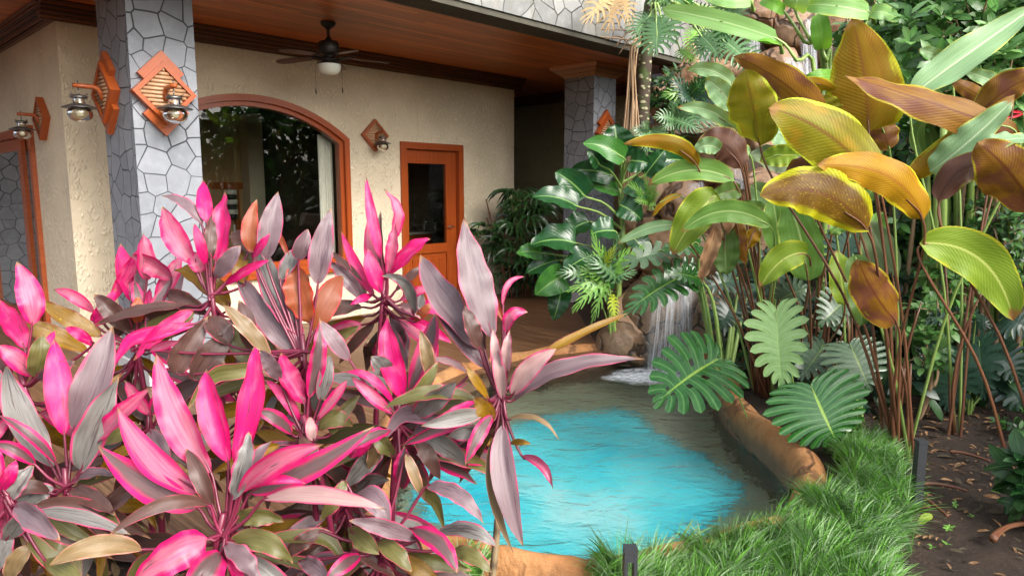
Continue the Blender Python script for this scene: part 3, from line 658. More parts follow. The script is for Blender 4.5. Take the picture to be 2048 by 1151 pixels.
cliff('rock_cliff', 'tan moulded rock cliff with cracks and ledges rising behind the broad leaves', 1.05, 4.9, 6.75, 11.2, 95, 11, M['cliff_rock'])
def boulder(name, label, c, rx, ry, rz_, seed, mat, cut=9, rot=0, group=None):
    r_ = random.Random(seed); bm = bmesh.new(); bmesh.ops.create_icosphere(bm, subdivisions=5, radius=1)
    pl = [(Vector((r_.gauss(0, 1), r_.gauss(0, 1), r_.gauss(0, 1))).normalized(), r_.uniform(.68, .95)) for _ in range(cut)]
    c = Vector(c); ca, sa = math.cos(rot), math.sin(rot)
    for v in bm.verts:
        d = v.co.normalized(); rr = 1.0
        for nn, dist in pl:
            k = d.dot(nn)
            if k > .01: rr = min(rr, dist / k)
        rr += .05 * mnoise.fractal(d * 2.2 + Vector((seed, 0, 0)), 1, 2, 4)
        q = Vector((d.x * rx, d.y * ry, d.z * rz_)) * rr; v.co = (q.x * ca - q.y * sa, q.x * sa + q.y * ca, q.z)
    me = bpy.data.meshes.new(name); bm.to_mesh(me); bm.free(); me.polygons.foreach_set('use_smooth', [True] * len(me.polygons)); me.materials.append(mat)
    o = bpy.data.objects.new(name, me); COL.objects.link(o); o.location = c; return tag(o, label, 'rock', group)
p = W(1345, 615, 6.95); boulder('rock_ledge', 'wide wet rock ledge that the lower waterfall pours over', (p.x, p.y, .18), .62, .5, .52, 4, M['wet_rock'], 7)
for i, (px, py, d, sx, sz, lab) in enumerate(((1246, 692, 6.6, .27, .25, 'brown rock at the left foot of the lower waterfall'), (1440, 640, 6.3, .3, .42, 'dark wet rock at the right foot of the lower waterfall'),
    (1335, 500, 7.15, .42, .3, 'smooth round tan boulder just above the lower waterfall'), (1290, 410, 7.7, .30, .42, 'pale boulder left of the cascade below the hanging roots'),
    (1365, 420, 7.5, .30, .34, 'cracked tan boulder in the middle of the cascade'), (1430, 340, 7.9, .36, .30, 'reddish boulder with water running over its lip'), (1400, 262, 8.4, .6, .22, 'long dark rock slab under the fern fronds'),
    (1345, 215, 8.9, .36, .42, 'shaded boulder beside the scarred trunk under the roof end'), (1362, 130, 9.3, .34, .36, 'tan boulder against the end of the stone fascia'), (1585, 60, 9.6, .42, .34, 'tan boulder between the two upper falls'), (1670, 40, 9.7, .5, .4, 'brown boulder at the top right of the upper cascade'), (1500, 30, 9.7, .5, .4, 'shaded boulder left of the upper cascade'), (1690, 110, 9.2, .4, .22, 'flat pale boulder right of the upper fall'), (1560, 135, 9.0, .36, .24, 'wedge shaped boulder below the upper falls'))):
    p = W(px, py, d); boulder('boulder', lab, p, sx, sx * .8, sz, 20 + i, M['cliff_rock' if i not in (0, 1, 6) else 'wet_rock'], 9, i)
# falling water and foam
def fallmat():
    t = NT('falling_water'); uv = t.coord('UV'); sep = t.n('SeparateXYZ'); t.put(sep, 0, uv)
    cmb = t.n('CombineXYZ'); t.put(cmb, 0, t.math('MULTIPLY', sep.outputs[0], 26)); t.put(cmb, 1, t.math('MULTIPLY', sep.outputs[1], 1.1)); a = t.noise(cmb, 1.0, 5, .7)
    c2 = t.n('CombineXYZ'); t.put(c2, 0, t.math('MULTIPLY', sep.outputs[0], 7)); t.put(c2, 1, t.math('MULTIPLY', sep.outputs[1], .7)); b = t.noise(c2, 1.0, 3)
    e = t.math('MULTIPLY', t.math('ABSOLUTE', t.math('SUBTRACT', t.math('FRACT', sep.outputs[0]), .5)), 2.0)
    al = t.math('MULTIPLY', t.math('MULTIPLY', t.step(a, .40, .74), t.step(b, .25, .62)), t.math('SUBTRACT', 1.0, t.step(e, .55, 1.0)), clamp=True)
    al = t.math('MULTIPLY', al, .82)
    df = t.n('BsdfPrincipled', ins={'Base Color': (.86, .89, .92), 'Roughness': .25}); tl = t.n('BsdfTranslucent', ins={0: (.86, .89, .92)}); m0 = t.n('MixShader', ins={0: .4, 1: df, 2: tl})
    tr = t.n('BsdfTransparent'); mx = t.n('MixShader'); t.put(mx, 0, al); t.put(mx, 1, tr); t.put(mx, 2, m0); t.t.links.new(mx.outputs[0], t.out.inputs[0]); M['falling_water'] = t.mat
fallmat()
def fall(label, x0, y0, x1, y1, xb0, xb1, yb, d, seed, db=None, bow=.12):
    "lip from (x0,y0) to (x1,y1) in the picture, foot between xb0 and xb1 at yb; several layered sheets"
    m = MB(); db = db or d - .12
    for L in range(3):
        vs = []; uv = []; nu, nv = 14, 12
        for j in range(nv + 1):
            t = j / nv
            for i in range(nu + 1):
                u = i / nu; A = W(x0 + (x1 - x0) * u, y0 + (y1 - y0) * u, d); Bp = W(xb0 + (xb1 - xb0) * u, yb, db)
                p = A.lerp(Bp, t); p.z = A.z + (Bp.z - A.z) * t ** 1.6
                p.y += -bow * math.sin(min(1, t * 1.4) * 1.57) * .6 + .04 * L + .03 * mnoise.noise(Vector((u * 5 + seed, t, L))); vs.append(p); uv.append((u + L * 3 + seed * 5, t * (A.z - Bp.z) * 1.4))
        m.add(vs, [(j * (nu + 1) + i, j * (nu + 1) + i + 1, (j + 1) * (nu + 1) + i + 1, (j + 1) * (nu + 1) + i) for j in range(nv) for i in range(nu)], uv, 0, True)
    o = m.build('waterfall', M['falling_water'], loc=W((xb0 + xb1) / 2, yb, db)); return tag(o, label, 'waterfall')
fall('broad white waterfall pouring off the low ledge into the pool', 1312, 565, 1392, 560, 1278, 1398, 742, 6.42, 1, 6.32)
fall('thin upper stream falling between boulders beside the banana stalks', 1606, 38, 1634, 36, 1604, 1640, 72, 8.75, 2, 8.6)
fall('second step of the upper stream spreading over dark rock', 1600, 78, 1630, 76, 1598, 1634, 150, 8.5, 3, 8.25)
fall('narrow left stream behind the hanging split leaves', 1486, 45, 1520, 45, 1488, 1520, 112, 8.7, 4, 8.5)
fall('fan shaped white stream sliding over a round rock', 1568, 115, 1580, 113, 1550, 1612, 160, 8.2, 5, 8.0, .3)
fall('short stream behind the pale leaves in mid cascade', 1425, 148, 1465, 160, 1428, 1472, 190, 8.3, 6, 8.2)
fall('small fall over the reddish lip in mid cascade', 1462, 335, 1492, 340, 1464, 1494, 378, 7.2, 7, 7.1)
fall('low shallow fall beside the yellow drooping leaf', 1375, 368, 1412, 362, 1372, 1410, 388, 7.0, 8, 6.9)
def foammat():
    t = NT('foam'); c = t.coord('Object'); uv = t.coord('UV'); sep = t.n('SeparateXYZ'); t.put(sep, 0, uv)
    a = t.noise(t.coord('Object', (1, 2.2, 1)), 15, 6, .75, .8); rr = t.math('SUBTRACT', 1.0, sep.outputs[0]); al = t.step(t.math('MULTIPLY', t.math('ADD', a, t.math('MULTIPLY', rr, .35)), t.step(rr, .0, .45)), .50, .98)
    df = t.n('BsdfDiffuse', ins={0: (.85, .88, .90)}); tr = t.n('BsdfTransparent'); mx = t.n('MixShader'); t.put(mx, 0, al); t.put(mx, 1, tr); t.put(mx, 2, df); t.t.links.new(mx.outputs[0], t.out.inputs[0]); M['foam'] = t.mat
foammat()
def foam(c, rx, ry, hz):
    m = MB(); vs = []; uv = []; nr, na = 10, 36
    for i in range(nr + 1):
        for k in range(na):
            a = 2 * math.pi * k / na; r_ = i / nr; p = Vector((c.x + rx * r_ * math.cos(a), c.y + ry * r_ * math.sin(a), 0)); p.z = ZW + .012 + hz * (1 - r_) ** 1.5 * max(0, .6 + mnoise.noise(p * 9)) ; vs.append(p); uv.append((r_, k / na))
    m.add(vs, [(i * na + k, i * na + (k + 1) % na, (i + 1) * na + (k + 1) % na, (i + 1) * na + k) for i in range(nr) for k in range(na)], uv, 0, True)
    return tag(m.build('foam', M['foam'], loc=(c.x, c.y, ZW)), kind='stuff')
foam(G(1305, 756, ZW), .62, .5, .05); foam(G(1262, 758, ZW), .42, .22, .03)
# ---------------------------------------------------------------- leaf materials
def leafmat(name, c0, c1, back=None, edge=None, ew=.25, streak=None, sk=.5, spots=None, spk=.64, mid=None, rough=.38, trans=.22, vary=.18, veins=(14, .45, .25), patch=None, pk=.55, glow=None, spec=.5, tip=None, spsc=4.5, lobe=None):
    "u across the blade (.5 is the midrib, whole part numbers the leaf), v from base to tip"
    t = NT(name); sep = t.n('SeparateXYZ'); t.put(sep, 0, t.coord('UV')); U = sep.outputs[0]; v = sep.outputs[1]
    u = t.math('FRACT', U); idn = t.math('FLOOR', U); e = t.math('MULTIPLY', t.math('ABSOLUTE', t.math('SUBTRACT', u, .5)), 2.0)
    oi = t.n('ObjectInfo').outputs['Random']; wn_ = t.n('TexWhiteNoise', noise_dimensions='2D'); cv = t.n('CombineXYZ'); t.put(cv, 0, idn); t.put(cv, 1, oi); t.put(wn_, 'Vector', cv); rnd = wn_.outputs['Value']
    off = t.math('MULTIPLY', t.math('ADD', oi, rnd), 31.7)
    n1 = t.n('CombineXYZ'); t.put(n1, 0, t.math('MULTIPLY', u, 9.0)); t.put(n1, 1, t.math('MULTIPLY_ADD', v, 1.6, t.math('MULTIPLY', e, -.7))); t.put(n1, 2, off)
    feather = t.noise(n1, 1.3, 4, .6)
    n2 = t.n('CombineXYZ'); t.put(n2, 0, t.math('MULTIPLY', u, 1.6)); t.put(n2, 1, t.math('MULTIPLY', v, 2.4)); t.put(n2, 2, off); soft = t.noise(n2, 1.4, 3)
    col = t.mix(t.step(feather, .3, .7), c0, c1)
    if patch is not None: col = t.mix(t.step(soft, pk - .12, pk + .12), col, patch)
    if streak is not None: col = t.mix(t.math('MULTIPLY', t.step(feather, sk, sk + .16), t.math('SUBTRACT', 1.0, t.step(e, .55, .95))), col, streak)
    if edge is not None:
        ee = t.math('ADD', e, t.math('MULTIPLY_ADD', feather, .5, -.25)); ee = t.math('ADD', ee, t.math('MULTIPLY_ADD', soft, .6, -.3)); col = t.mix(t.step(ee, 1 - ew * 1.3, 1 - ew * .45), col, edge)
    if veins:
        vn = t.math('SINE', t.math('MULTIPLY', t.math('SUBTRACT', v, t.math('MULTIPLY', e, veins[1])), veins[0] * 6.283)); vv = t.math('MULTIPLY_ADD', vn, .5, .5)
        col = t.mix(t.math('MULTIPLY', t.math('POWER', vv, 5.0), veins[2]), col, [k * .45 for k in c0])
    if mid is not None: col = t.mix(t.math('MULTIPLY', t.math('SUBTRACT', 1.0, t.step(e, *((.012, .04) if lobe is not None else (.025, .075)))), .85), col, mid)
    if lobe is not None: col = t.mix(t.math('MULTIPLY', t.math('SUBTRACT', 1.0, t.step(t.math('ABSOLUTE', t.math('SUBTRACT', t.math('FRACT', v), .5)), .02, .12)), .6), col, lobe)
    if spots is not None:
        n3 = t.n('CombineXYZ'); t.put(n3, 0, t.math('MULTIPLY', u, 3)); t.put(n3, 1, t.math('MULTIPLY', v, 7)); t.put(n3, 2, off)
        col = t.mix(t.math('MULTIPLY', t.step(t.noise(n3, spsc, 3, .6), spk, spk + .05), .85), col, spots)
    if tip is not None:
        tv = t.math('ADD', v, t.math('MULTIPLY_ADD', soft, .20, -.10)); tv = t.math('ADD', tv, t.math('MULTIPLY', t.step(e, .8, 1.0), .035)); col = t.mix(t.step(tv, .93, .97), col, tip)
    if back is not None: col = t.mix(t.n('NewGeometry').outputs['Backfacing'], col, back)
    sc = t.n('VectorMath', operation='SCALE'); t.put(sc, 0, col); t.put(sc, 'Scale', t.math('MULTIPLY_ADD', t.math('FRACT', t.math('MULTIPLY', off, 3.17)), 2 * vary, 1 - vary)); col = sc.outputs[0]
    bh = t.math('MULTIPLY_ADD', feather, .5, t.math('MULTIPLY', vn, .25) if veins else 0.0)
    t.set(col=col, rough=rough, spec=spec, normal=t.bump(bh, .22, .006))
    tl = t.n('BsdfTranslucent'); t.put(tl, 0, glow if glow is not None else col); mx = t.n('MixShader', ins={0: trans}); t.put(mx, 1, t.bsdf); t.put(mx, 2, tl); t.t.links.new(mx.outputs[0], t.out.inputs[0])
    M[name] = t.mat
HOT = (.60, .004, .12); PALE = (.80, .16, .36)
# cordyline blades
leafmat('hot_leaf', HOT, (.64, .010, .17), edge=(.48, .003, .085), patch=(.62, .085, .22), pk=.60, streak=(.12, .014, .04), sk=.54, rough=.34, trans=.25, veins=(9, 1.9, .30), tip=(.26, .13, .06))
leafmat('pink_leaf', (.55, .06, .16), (.58, .19, .27), edge=(.60, .006, .13), ew=.40, streak=(.13, .065, .08), sk=.55, rough=.34, trans=.22, veins=(9, 1.9, .30), tip=(.26, .13, .06))
leafmat('split_leaf', (.09, .05, .052), (.16, .10, .10), edge=(.58, .005, .12), ew=.5, streak=(.09, .045, .045), sk=.5, rough=.34, trans=.18, veins=(9, 1.9, .30), tip=(.26, .13, .06))
leafmat('cream_leaf', (.44, .24, .25), (.48, .36, .31), edge=(.55, .07, .17), ew=.22, streak=(.40, .16, .20), sk=.55, rough=.34, trans=.25, veins=(9, 1.9, .30), tip=(.26, .13, .06))
leafmat('mauve_leaf', (.135, .088, .098), (.22, .155, .168), edge=(.52, .06, .15), ew=.12, streak=(.095, .055, .068), sk=.48, rough=.34, trans=.12, spots=(.62, .42, .34), spk=.74, veins=(9, 1.9, .30), tip=(.26, .13, .06))
leafmat('grey_leaf', (.12, .115, .105), (.235, .23, .21), edge=(.50, .04, .13), ew=.13, streak=(.065, .05, .05), sk=.48, rough=.34, trans=.1, spots=(.55, .45, .12), spk=.78, veins=(9, 1.9, .30), tip=(.26, .13, .06))
leafmat('dark_leaf', (.06, .027, .023), (.115, .058, .045), edge=(.40, .04, .08), ew=.06, streak=(.05, .024, .022), sk=.55, rough=.34, trans=.1, spots=(.45, .26, .05), spk=.68, veins=(9, 1.9, .30), tip=(.26, .13, .06))
leafmat('olive_leaf', (.085, .085, .022), (.165, .15, .05), edge=(.55, .05, .12), ew=.07, streak=(.09, .05, .03), sk=.56, rough=.34, trans=.15, spots=(.5, .42, .08), spk=.70, veins=(9, 1.9, .30), tip=(.26, .13, .06))
leafmat('gold_leaf', (.15, .078, .006), (.31, .17, .006), edge=(.20, .05, .015), ew=.14, streak=(.10, .045, .012), sk=.55, rough=.34, trans=.25, spots=(.62, .42, .03), spk=.66, veins=(9, 1.9, .30), tip=(.26, .13, .06))
leafmat('orange_leaf', (.24, .055, .016), (.34, .085, .028), edge=(.50, .03, .02), ew=.2, streak=(.17, .065, .02), sk=.55, rough=.34, trans=.25, veins=(9, 1.9, .30), tip=(.26, .13, .06))
leafmat('tan_leaf', (.16, .105, .045), (.24, .165, .08), edge=(.55, .22, .16), ew=.12, streak=(.22, .15, .07), sk=.6, rough=.34, trans=.15, spots=(.3, .18, .06), spk=.66, veins=(9, 1.9, .30), tip=(.26, .13, .06))
leafmat('cordyline_stalk', (.08, .01, .02), (.19, .016, .05), rough=.35, trans=0.0, veins=None)
leafmat('cordyline_wood', (.16, .11, .06), (.28, .21, .12), rough=.7, trans=0.0, veins=(9, 0, .8))
# calathea: pale above, amber below
AMB = (.36, .23, .012)
leafmat('pale_leaf', (.19, .34, .155), (.27, .43, .22), back=(.40, .22, .02), edge=(.50, .55, .12), ew=.04, mid=(.55, .68, .40), rough=.42, trans=.22, veins=(22, .28, .22), vary=.10, glow=(.35, .40, .03), tip=(.30, .16, .05), spec=.28)
leafmat('amber_leaf', (.22, .098, .004), (.27, .15, .005), back=(.36, .52, .30), edge=(.40, .40, .012), ew=.14, mid=(.20, .07, .012), rough=.5, trans=.26, veins=(30, .22, .30), vary=.12, patch=(.20, .135, .008), pk=.55, glow=(.42, .25, .004), spec=.22, tip=(.30, .16, .05))
leafmat('bronze_leaf', (.20, .085, .012), (.26, .125, .014), back=(.34, .48, .28), edge=(.38, .30, .02), ew=.05, mid=(.13, .04, .012), rough=.5, trans=.28, veins=(30, .22, .3), vary=.12, patch=(.16, .055, .03), pk=.55, spec=.22, tip=(.30, .16, .05))
leafmat('plum_leaf', (.085, .035, .022), (.12, .05, .028), back=(.3, .42, .25), edge=(.20, .16, .03), ew=.04, mid=(.06, .02, .012), rough=.5, trans=.18, veins=(30, .22, .3), vary=.1, spec=.22)
leafmat('moss_leaf', (.16, .135, .008), (.22, .205, .011), back=(.36, .52, .30), edge=(.48, .56, .03), ew=.08, mid=(.16, .07, .012), rough=.5, trans=.26, veins=(30, .22, .35), vary=.1, patch=(.34, .20, .015), pk=.6, glow=(.36, .34, .012), spec=.22, tip=(.30, .16, .05))
leafmat('mottled_leaf', (.11, .052, .008), (.17, .09, .008), back=(.36, .52, .30), edge=(.50, .50, .012), ew=.32, mid=(.12, .04, .012), rough=.5, trans=.26, veins=(30, .22, .3), vary=.08, spots=(.40, .25, .010), spk=.60, glow=(.36, .2, .008), spec=.22, spsc=8)
leafmat('yellow_leaf', (.34, .165, .007), (.40, .22, .008), back=(.5, .5, .1), edge=(.70, .58, .02), ew=.08, mid=(.30, .12, .012), rough=.5, trans=.26, veins=(30, .22, .22), vary=.06, spots=(.40, .17, .012), spk=.6, spec=.22, tip=(.30, .16, .05))
leafmat('lime_leaf', (.19, .30, .022), (.26, .37, .042), back=(.4, .4, .05), mid=(.55, .62, .16), rough=.42, trans=.32, veins=(24, .28, .28), vary=.08, edge=(.52, .52, .04), ew=.08, tip=(.30, .16, .05), spec=.28)
leafmat('green_leaf', (.14, .29, .05), (.20, .37, .085), back=(.3, .3, .05), mid=(.45, .58, .22), rough=.38, trans=.3, veins=(24, .28, .28), vary=.12, edge=(.42, .5, .08), ew=.05, tip=(.30, .16, .05), spec=.28)
leafmat('deep_leaf', (.075, .15, .028), (.12, .20, .045), mid=(.2, .3, .09), rough=.34, trans=.22, veins=(24, .28, .3), vary=.15, spec=.28)
leafmat('sage_leaf', (.19, .27, .13), (.25, .33, .18), mid=(.33, .42, .24), rough=.4, trans=.2, veins=(26, .28, .35), vary=.1, spec=.28)
leafmat('dry_leaf', (.30, .17, .08), (.42, .27, .14), rough=.75, trans=.12, veins=(0, 0, 0) and None, vary=.2, patch=(.20, .10, .05), pk=.5, spec=.2)
leafmat('straw_leaf', (.36, .24, .11), (.45, .32, .17), rough=.7, trans=.2, veins=None, vary=.2, spec=.2)
leafmat('reed_stalk', (.10, .03, .018), (.20, .09, .04), rough=.45, trans=0, veins=None, vary=.2)
leafmat('green_stalk', (.16, .26, .05), (.25, .36, .10), rough=.4, trans=0, veins=None, vary=.2)
leafmat('cane_green', (.13, .22, .035), (.26, .36, .09), rough=.4, trans=0, veins=(2, 0, .6), vary=.15)
# dark glossy foliage
leafmat('philodendron_leaf', (.010, .055, .012), (.020, .085, .022), mid=(.20, .36, .10), rough=.24, trans=.12, veins=(9, .55, .35), vary=.2, back=(.06, .16, .05))
leafmat('philodendron_young', (.04, .16, .022), (.065, .21, .035), mid=(.26, .44, .12), rough=.26, trans=.2, veins=(9, .55, .3), vary=.12)
leafmat('monstera_leaf', (.012, .072, .010), (.028, .115, .02), mid=(.26, .40, .05), rough=.2, trans=.04, veins=None, vary=.15, back=(.08, .2, .06), lobe=(0.1, 0.24, 0.06))
leafmat('monstera_pale', (.27, .46, .15), (.34, .54, .21), mid=(.40, .6, .2), rough=.45, trans=.3, veins=None, vary=.05, lobe=(0.42, 0.6, 0.3))
leafmat('monstera_dull', (.055, .10, .055), (.095, .15, .09), mid=(.2, .28, .08), rough=.26, trans=.08, veins=None, vary=.2, lobe=(0.14, 0.2, 0.1))
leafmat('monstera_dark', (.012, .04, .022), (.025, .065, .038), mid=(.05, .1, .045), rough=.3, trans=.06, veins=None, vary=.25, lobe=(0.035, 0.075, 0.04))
leafmat('split_grey', (.055, .14, .045), (.10, .20, .08), mid=(.24, .36, .17), rough=.3, trans=.15, veins=None, vary=.25, lobe=(0.15, 0.26, 0.12))
leafmat('fern_bright', (.13, .32, .04), (.21, .42, .08), mid=(.32, .5, .12), rough=.36, trans=.25, veins=None, vary=.22)
leafmat('fern_yellow', (.36, .46, .02), (.48, .54, .04), rough=.36, trans=.35, veins=None, vary=.15)
leafmat('palm_leaf', (.012, .042, .011), (.028, .072, .02), rough=.26, trans=.1, veins=None, vary=.35)
leafmat('shrub_leaf', (.045, .145, .025), (.10, .24, .055), mid=(.2, .34, .1), rough=.3, trans=.2, veins=None, vary=.35)
leafmat('shrub_pale', (.11, .26, .06), (.19, .35, .11), mid=(.33, .48, .2), rough=.32, trans=.25, veins=None, vary=.3)
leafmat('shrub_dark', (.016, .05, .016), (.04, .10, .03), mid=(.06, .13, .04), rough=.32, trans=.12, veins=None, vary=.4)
leafmat('banana_leaf', (.19, .38, .11), (.27, .46, .17), back=(.25, .45, .06), mid=(.5, .66, .32), edge=(.5, .6, .1), ew=.03, rough=.36, trans=.32, veins=(46, .1, .28), vary=.08, glow=(.36, .55, .06), spec=.28)
leafmat('banana_green', (.13, .34, .035), (.19, .42, .06), mid=(.3, .5, .1), rough=.36, trans=.38, veins=(40, .1, .3), vary=.1, glow=(.25, .5, .03), spec=.28)
leafmat('grass_blade', (.065, .21, .02), (.15, .34, .05), rough=.36, trans=.2, veins=None, vary=.5)
leafmat('grass_pale', (.20, .36, .15), (.34, .46, .26), rough=.4, trans=.2, veins=None, vary=.3)
leafmat('root_bark', (.26, .16, .09), (.38, .26, .16), rough=.8, trans=0, veins=None, vary=.25, spec=.2)
leafmat('red_bract', (.35, .008, .02), (.5, .02, .04), rough=.35, trans=.1, veins=None)
# ---------------------------------------------------------------- leaf shapes
PROF = {'lance': (.80, 1.0), 'calathea': (.50, .68), 'oval': (.50, .62), 'banana': (.22, .30), 'strap': (.35, .7), 'heart': (.30, .72), 'teardrop': (.75, .5)}
def width(shape, t):
    a, b = PROF[shape]; m = a / (a + b); k = (m ** a) * ((1 - m) ** b); return (max(t, 0) ** a) * (max(1 - t, 0) ** b) / k
def curve(pts, n):
    pts = [Vector(p) for p in pts]
    if len(pts) == 2: pts = [pts[0], (pts[0] + pts[1]) / 2, pts[1]]
    if len(pts) == 3:
        # quadratic through the middle point
        a, m, c = pts; q = 2 * m - (a + c) / 2
        return [(1 - t) ** 2 * a + 2 * t * (1 - t) * q + t * t * c for t in (i / n for i in range(n + 1))]
    P = [2 * pts[0] - pts[1]] + pts + [2 * pts[-1] - pts[-2]]; out = []; m = len(pts) - 1
    for i in range(n + 1):
        x = i / n * m; k = min(int(x), m - 1); t = x - k; p0, p1, p2, p3 = P[k:k + 4]
        out.append(.5 * ((2 * p1) + (p2 - p0) * t + (2 * p0 - 5 * p1 + 4 * p2 - p3) * t * t + (3 * p1 - p0 - 3 * p2 + p3) * t ** 3))
    return out
def frames(C, roll, twist, up=.25):
    "tangent, side and face direction along a leaf; roll 0 shows its face to the viewer side of the garden"
    out = []; n = len(C) - 1; mid = C[n // 2]; vd = (CAMP - mid).normalized(); f0 = (vd + Vector((0, 0, up))).normalized()
    for i, p in enumerate(C):
        t = (C[min(i + 1, n)] - C[max(i - 1, 0)]).normalized(); s = t.cross(f0)
        if s.length < .05: s = t.orthogonal()
        s.normalize(); nn = s.cross(t); a = roll + twist * (i / n - .5)
        s2 = s * math.cos(a) + nn * math.sin(a); out.append((t, s2, s2.cross(t)))
    return out
def blade(mb, pts, w, shape='lance', fold=.25, roll=0, twist=0, wave=.06, nx=3, ny=18, rnd=None, up=.25, mi=0, flip=False, asym=0.0, cup=0.0):
    rnd = rnd or random; C = curve(pts, ny); FR = frames(C, roll, twist, up); L = sum((b - a).length for a, b in zip(C, C[1:])); ph = rnd.uniform(0, 6.28); ph2 = rnd.uniform(0, 6.28)
    vs = []; uv = []; sg = -1 if flip else 1; fr1 = rnd.uniform(2.2, 4.5)
    for i, (p, (t, s, nn)) in enumerate(zip(C, FR)):
        tt = i / ny; hw = .5 * w * max(width(shape, tt * .985 + .012 if 0 < i < ny else tt), .012 if i == 0 else 0.0)
        for j in range(-nx, nx + 1):
            x = j / nx; edge = abs(x); a = hw * x * (1 + asym * (1 if x > 0 else -1))
            z = fold * edge * hw + cup * hw * edge * edge + wave * w * edge * edge * math.sin(fr1 * tt * 6.28 + (ph if x > 0 else ph2))
            vs.append(p + s * a * (1 - .12 * fold * edge) + nn * z * sg); uv.append((x * .496 + .5, tt))
    k = 2 * nx + 1
    if flip: fs = [(i * k + j, (i + 1) * k + j, (i + 1) * k + j + 1, i * k + j + 1) for i in range(ny) for j in range(k - 1)]
    else: fs = [(i * k + j, i * k + j + 1, (i + 1) * k + j + 1, (i + 1) * k + j) for i in range(ny) for j in range(k - 1)]
    mb.add(vs, fs, uv, mi, True); return C
OUTL = {'heart': [(.03, -.02), (.17, -.15), (.33, -.14), (.46, 0), (.52, .2), (.49, .43), (.40, .64), (.27, .82), (.12, .95), (.0, 1.02)],
        'long': [(.05, -.01), (.20, -.06), (.34, .02), (.44, .16), (.48, .34), (.45, .53), (.36, .71), (.24, .86), (.11, .97), (.0, 1.03)]}
def outline(shape, q):
    P = OUTL[shape]; x = min(max(q, 0), 1) * (len(P) - 1); k = min(int(x), len(P) - 2); t = x - k; g = lambda i: Vector(P[min(max(i, 0), len(P) - 1)])
    p0, p1, p2, p3 = g(k - 1), g(k), g(k + 1), g(k + 2); return .5 * ((2 * p1) + (p2 - p0) * t + (2 * p0 - 5 * p1 + 4 * p2 - p3) * t * t + (3 * p1 - p0 - 3 * p2 + p3) * t ** 3)
def lobed(mb, pts, w, nl=8, solid=.45, finger=.62, shape='heart', slant=.0, fold=.18, roll=0, twist=0, rnd=None, up=.25, mi=0, droop=.15, holes=False, ks=7, tipw=.5):
    "split leaf: the outline is cut into lobes that join near the midrib, one lobe to each side vein"
    rnd = rnd or random; N = 24; C = curve(pts, N); FR = frames(C, roll, twist, up); L = sum((b - a).length for a, b in zip(C, C[1:]))
    def place(x, y, z):
        t = min(max(y, 0), 1) * N; i = min(int(t), N - 1); f = t - i; T, S, Nn = (a.lerp(b, f).normalized() for a, b in zip(FR[i], FR[i + 1]))
        return C[i].lerp(C[i + 1], f) + T * ((min(y, 0) + max(0, y - 1)) * L) + S * (x * w) + Nn * (z * w)
    for sd in (-1, 1):
        wob = [rnd.uniform(.92, 1.06) for _ in range(nl)]
        for l in range(nl):
            qa, qb = l / nl, (l + 1) / nl; qc = (qa + qb) / 2; vs = []; uv = []; lift = rnd.uniform(-.02, .02)
            for k in range(ks + 1):
                s = k / ks
                if s <= solid: g = 1.0
                else:
                    q = (s - solid) / (1 - solid); g = finger + (1 - finger) * max(0, 1 - q * 3.0); g *= 1 - (1 - tipw) * q ** 3
                for h in (-1, 0, 1):
                    qh = qc + h * .5 * g / nl; o = outline(shape, qh) * 1.0; ti = max(0.0, qh * 1.02 - .10); ss = s * wob[l] * (1 - (.07 if h and k == ks else 0))
                    x = o.x * ss; y = ti + (o.y - ti) * ss - .05 * math.sin(3.14 * ss) + slant * .1 * ss * ss
                    z = fold * x - droop * ss * ss * .5 * abs(o.x) * 2 * .5 + (.012 * (1 if h else -1) + lift) * min(1, s * 2) * (s if s > solid else .4)
                    vs.append(place(sd * x, y, z)); uv.append((.5 + sd * min(ss, 1) * .49, l + .5 + h * .499))
            fs = []
            for k in range(ks):
                for h in range(2):
                    if holes and h == 0 and k == 1 and l % 2 == 1: continue
                    q = (k * 3 + h, k * 3 + h + 1, (k + 1) * 3 + h + 1, (k + 1) * 3 + h); fs.append(q[::-1] if sd > 0 else q)
            mb.add(vs, fs, uv, mi, True)
    return C
def px_mid(bx, by, tx, ty, rnd, k=.05):
    L = math.hypot(tx - bx, ty - by); h = abs(tx - bx) / (L + 1e-6)
    mx, my = (bx + tx) / 2, (by + ty) / 2; nx, ny = -(ty - by) / L, (tx - bx) / L
    o = rnd.uniform(-k, k) * L; return mx + nx * o, my + ny * o - .07 * L * h
# ---------------------------------------------------------------- scattering many small leaves into one foliage mesh
def tmpl(L=1, wd=.4, bend=.25, fold=.2, nx=1, ny=4, shape='oval', stalk=0.0):
    V = []; U = []
    for i in range(ny + 1):
        t = i / ny; hw = .5 * wd * max(width(shape, t), .05 if i == 0 else 0)
        for j in range(-nx, nx + 1):
            x = j / nx; V.append((hw * x, stalk + L * t, fold * abs(x) * hw - bend * L * t * t)); U.append((x * .49 + .5, t))
    k = 2 * nx + 1; Fq = [(i * k + j, i * k + j + 1, (i + 1) * k + j + 1, (i + 1) * k + j) for i in range(ny) for j in range(k - 1)]
    return np.array(V), np.array(Fq), np.array(U)
def orient(D, Nh):
    D = D / np.linalg.norm(D, axis=1, keepdims=True); X = np.cross(D, Nh); X /= np.linalg.norm(X, axis=1, keepdims=True) + 1e-9; Z = np.cross(X, D)
    return np.stack([X, D, Z], -1)
def scatter(T, Rm, P, S, id0=0):
    V, Fq, U = T; n = len(P); VV = np.einsum('nij,vj->nvi', Rm * np.asarray(S)[:, None, None], V) + P[:, None, :]
    FF = Fq[None] + (np.arange(n) * len(V))[:, None, None]; UU = np.repeat(U[None], n, 0).copy(); UU[:, :, 0] += (np.arange(n) + id0)[:, None] % 997
    return VV.reshape(-1, 3), FF.reshape(-1, 4), UU.reshape(-1, 2)
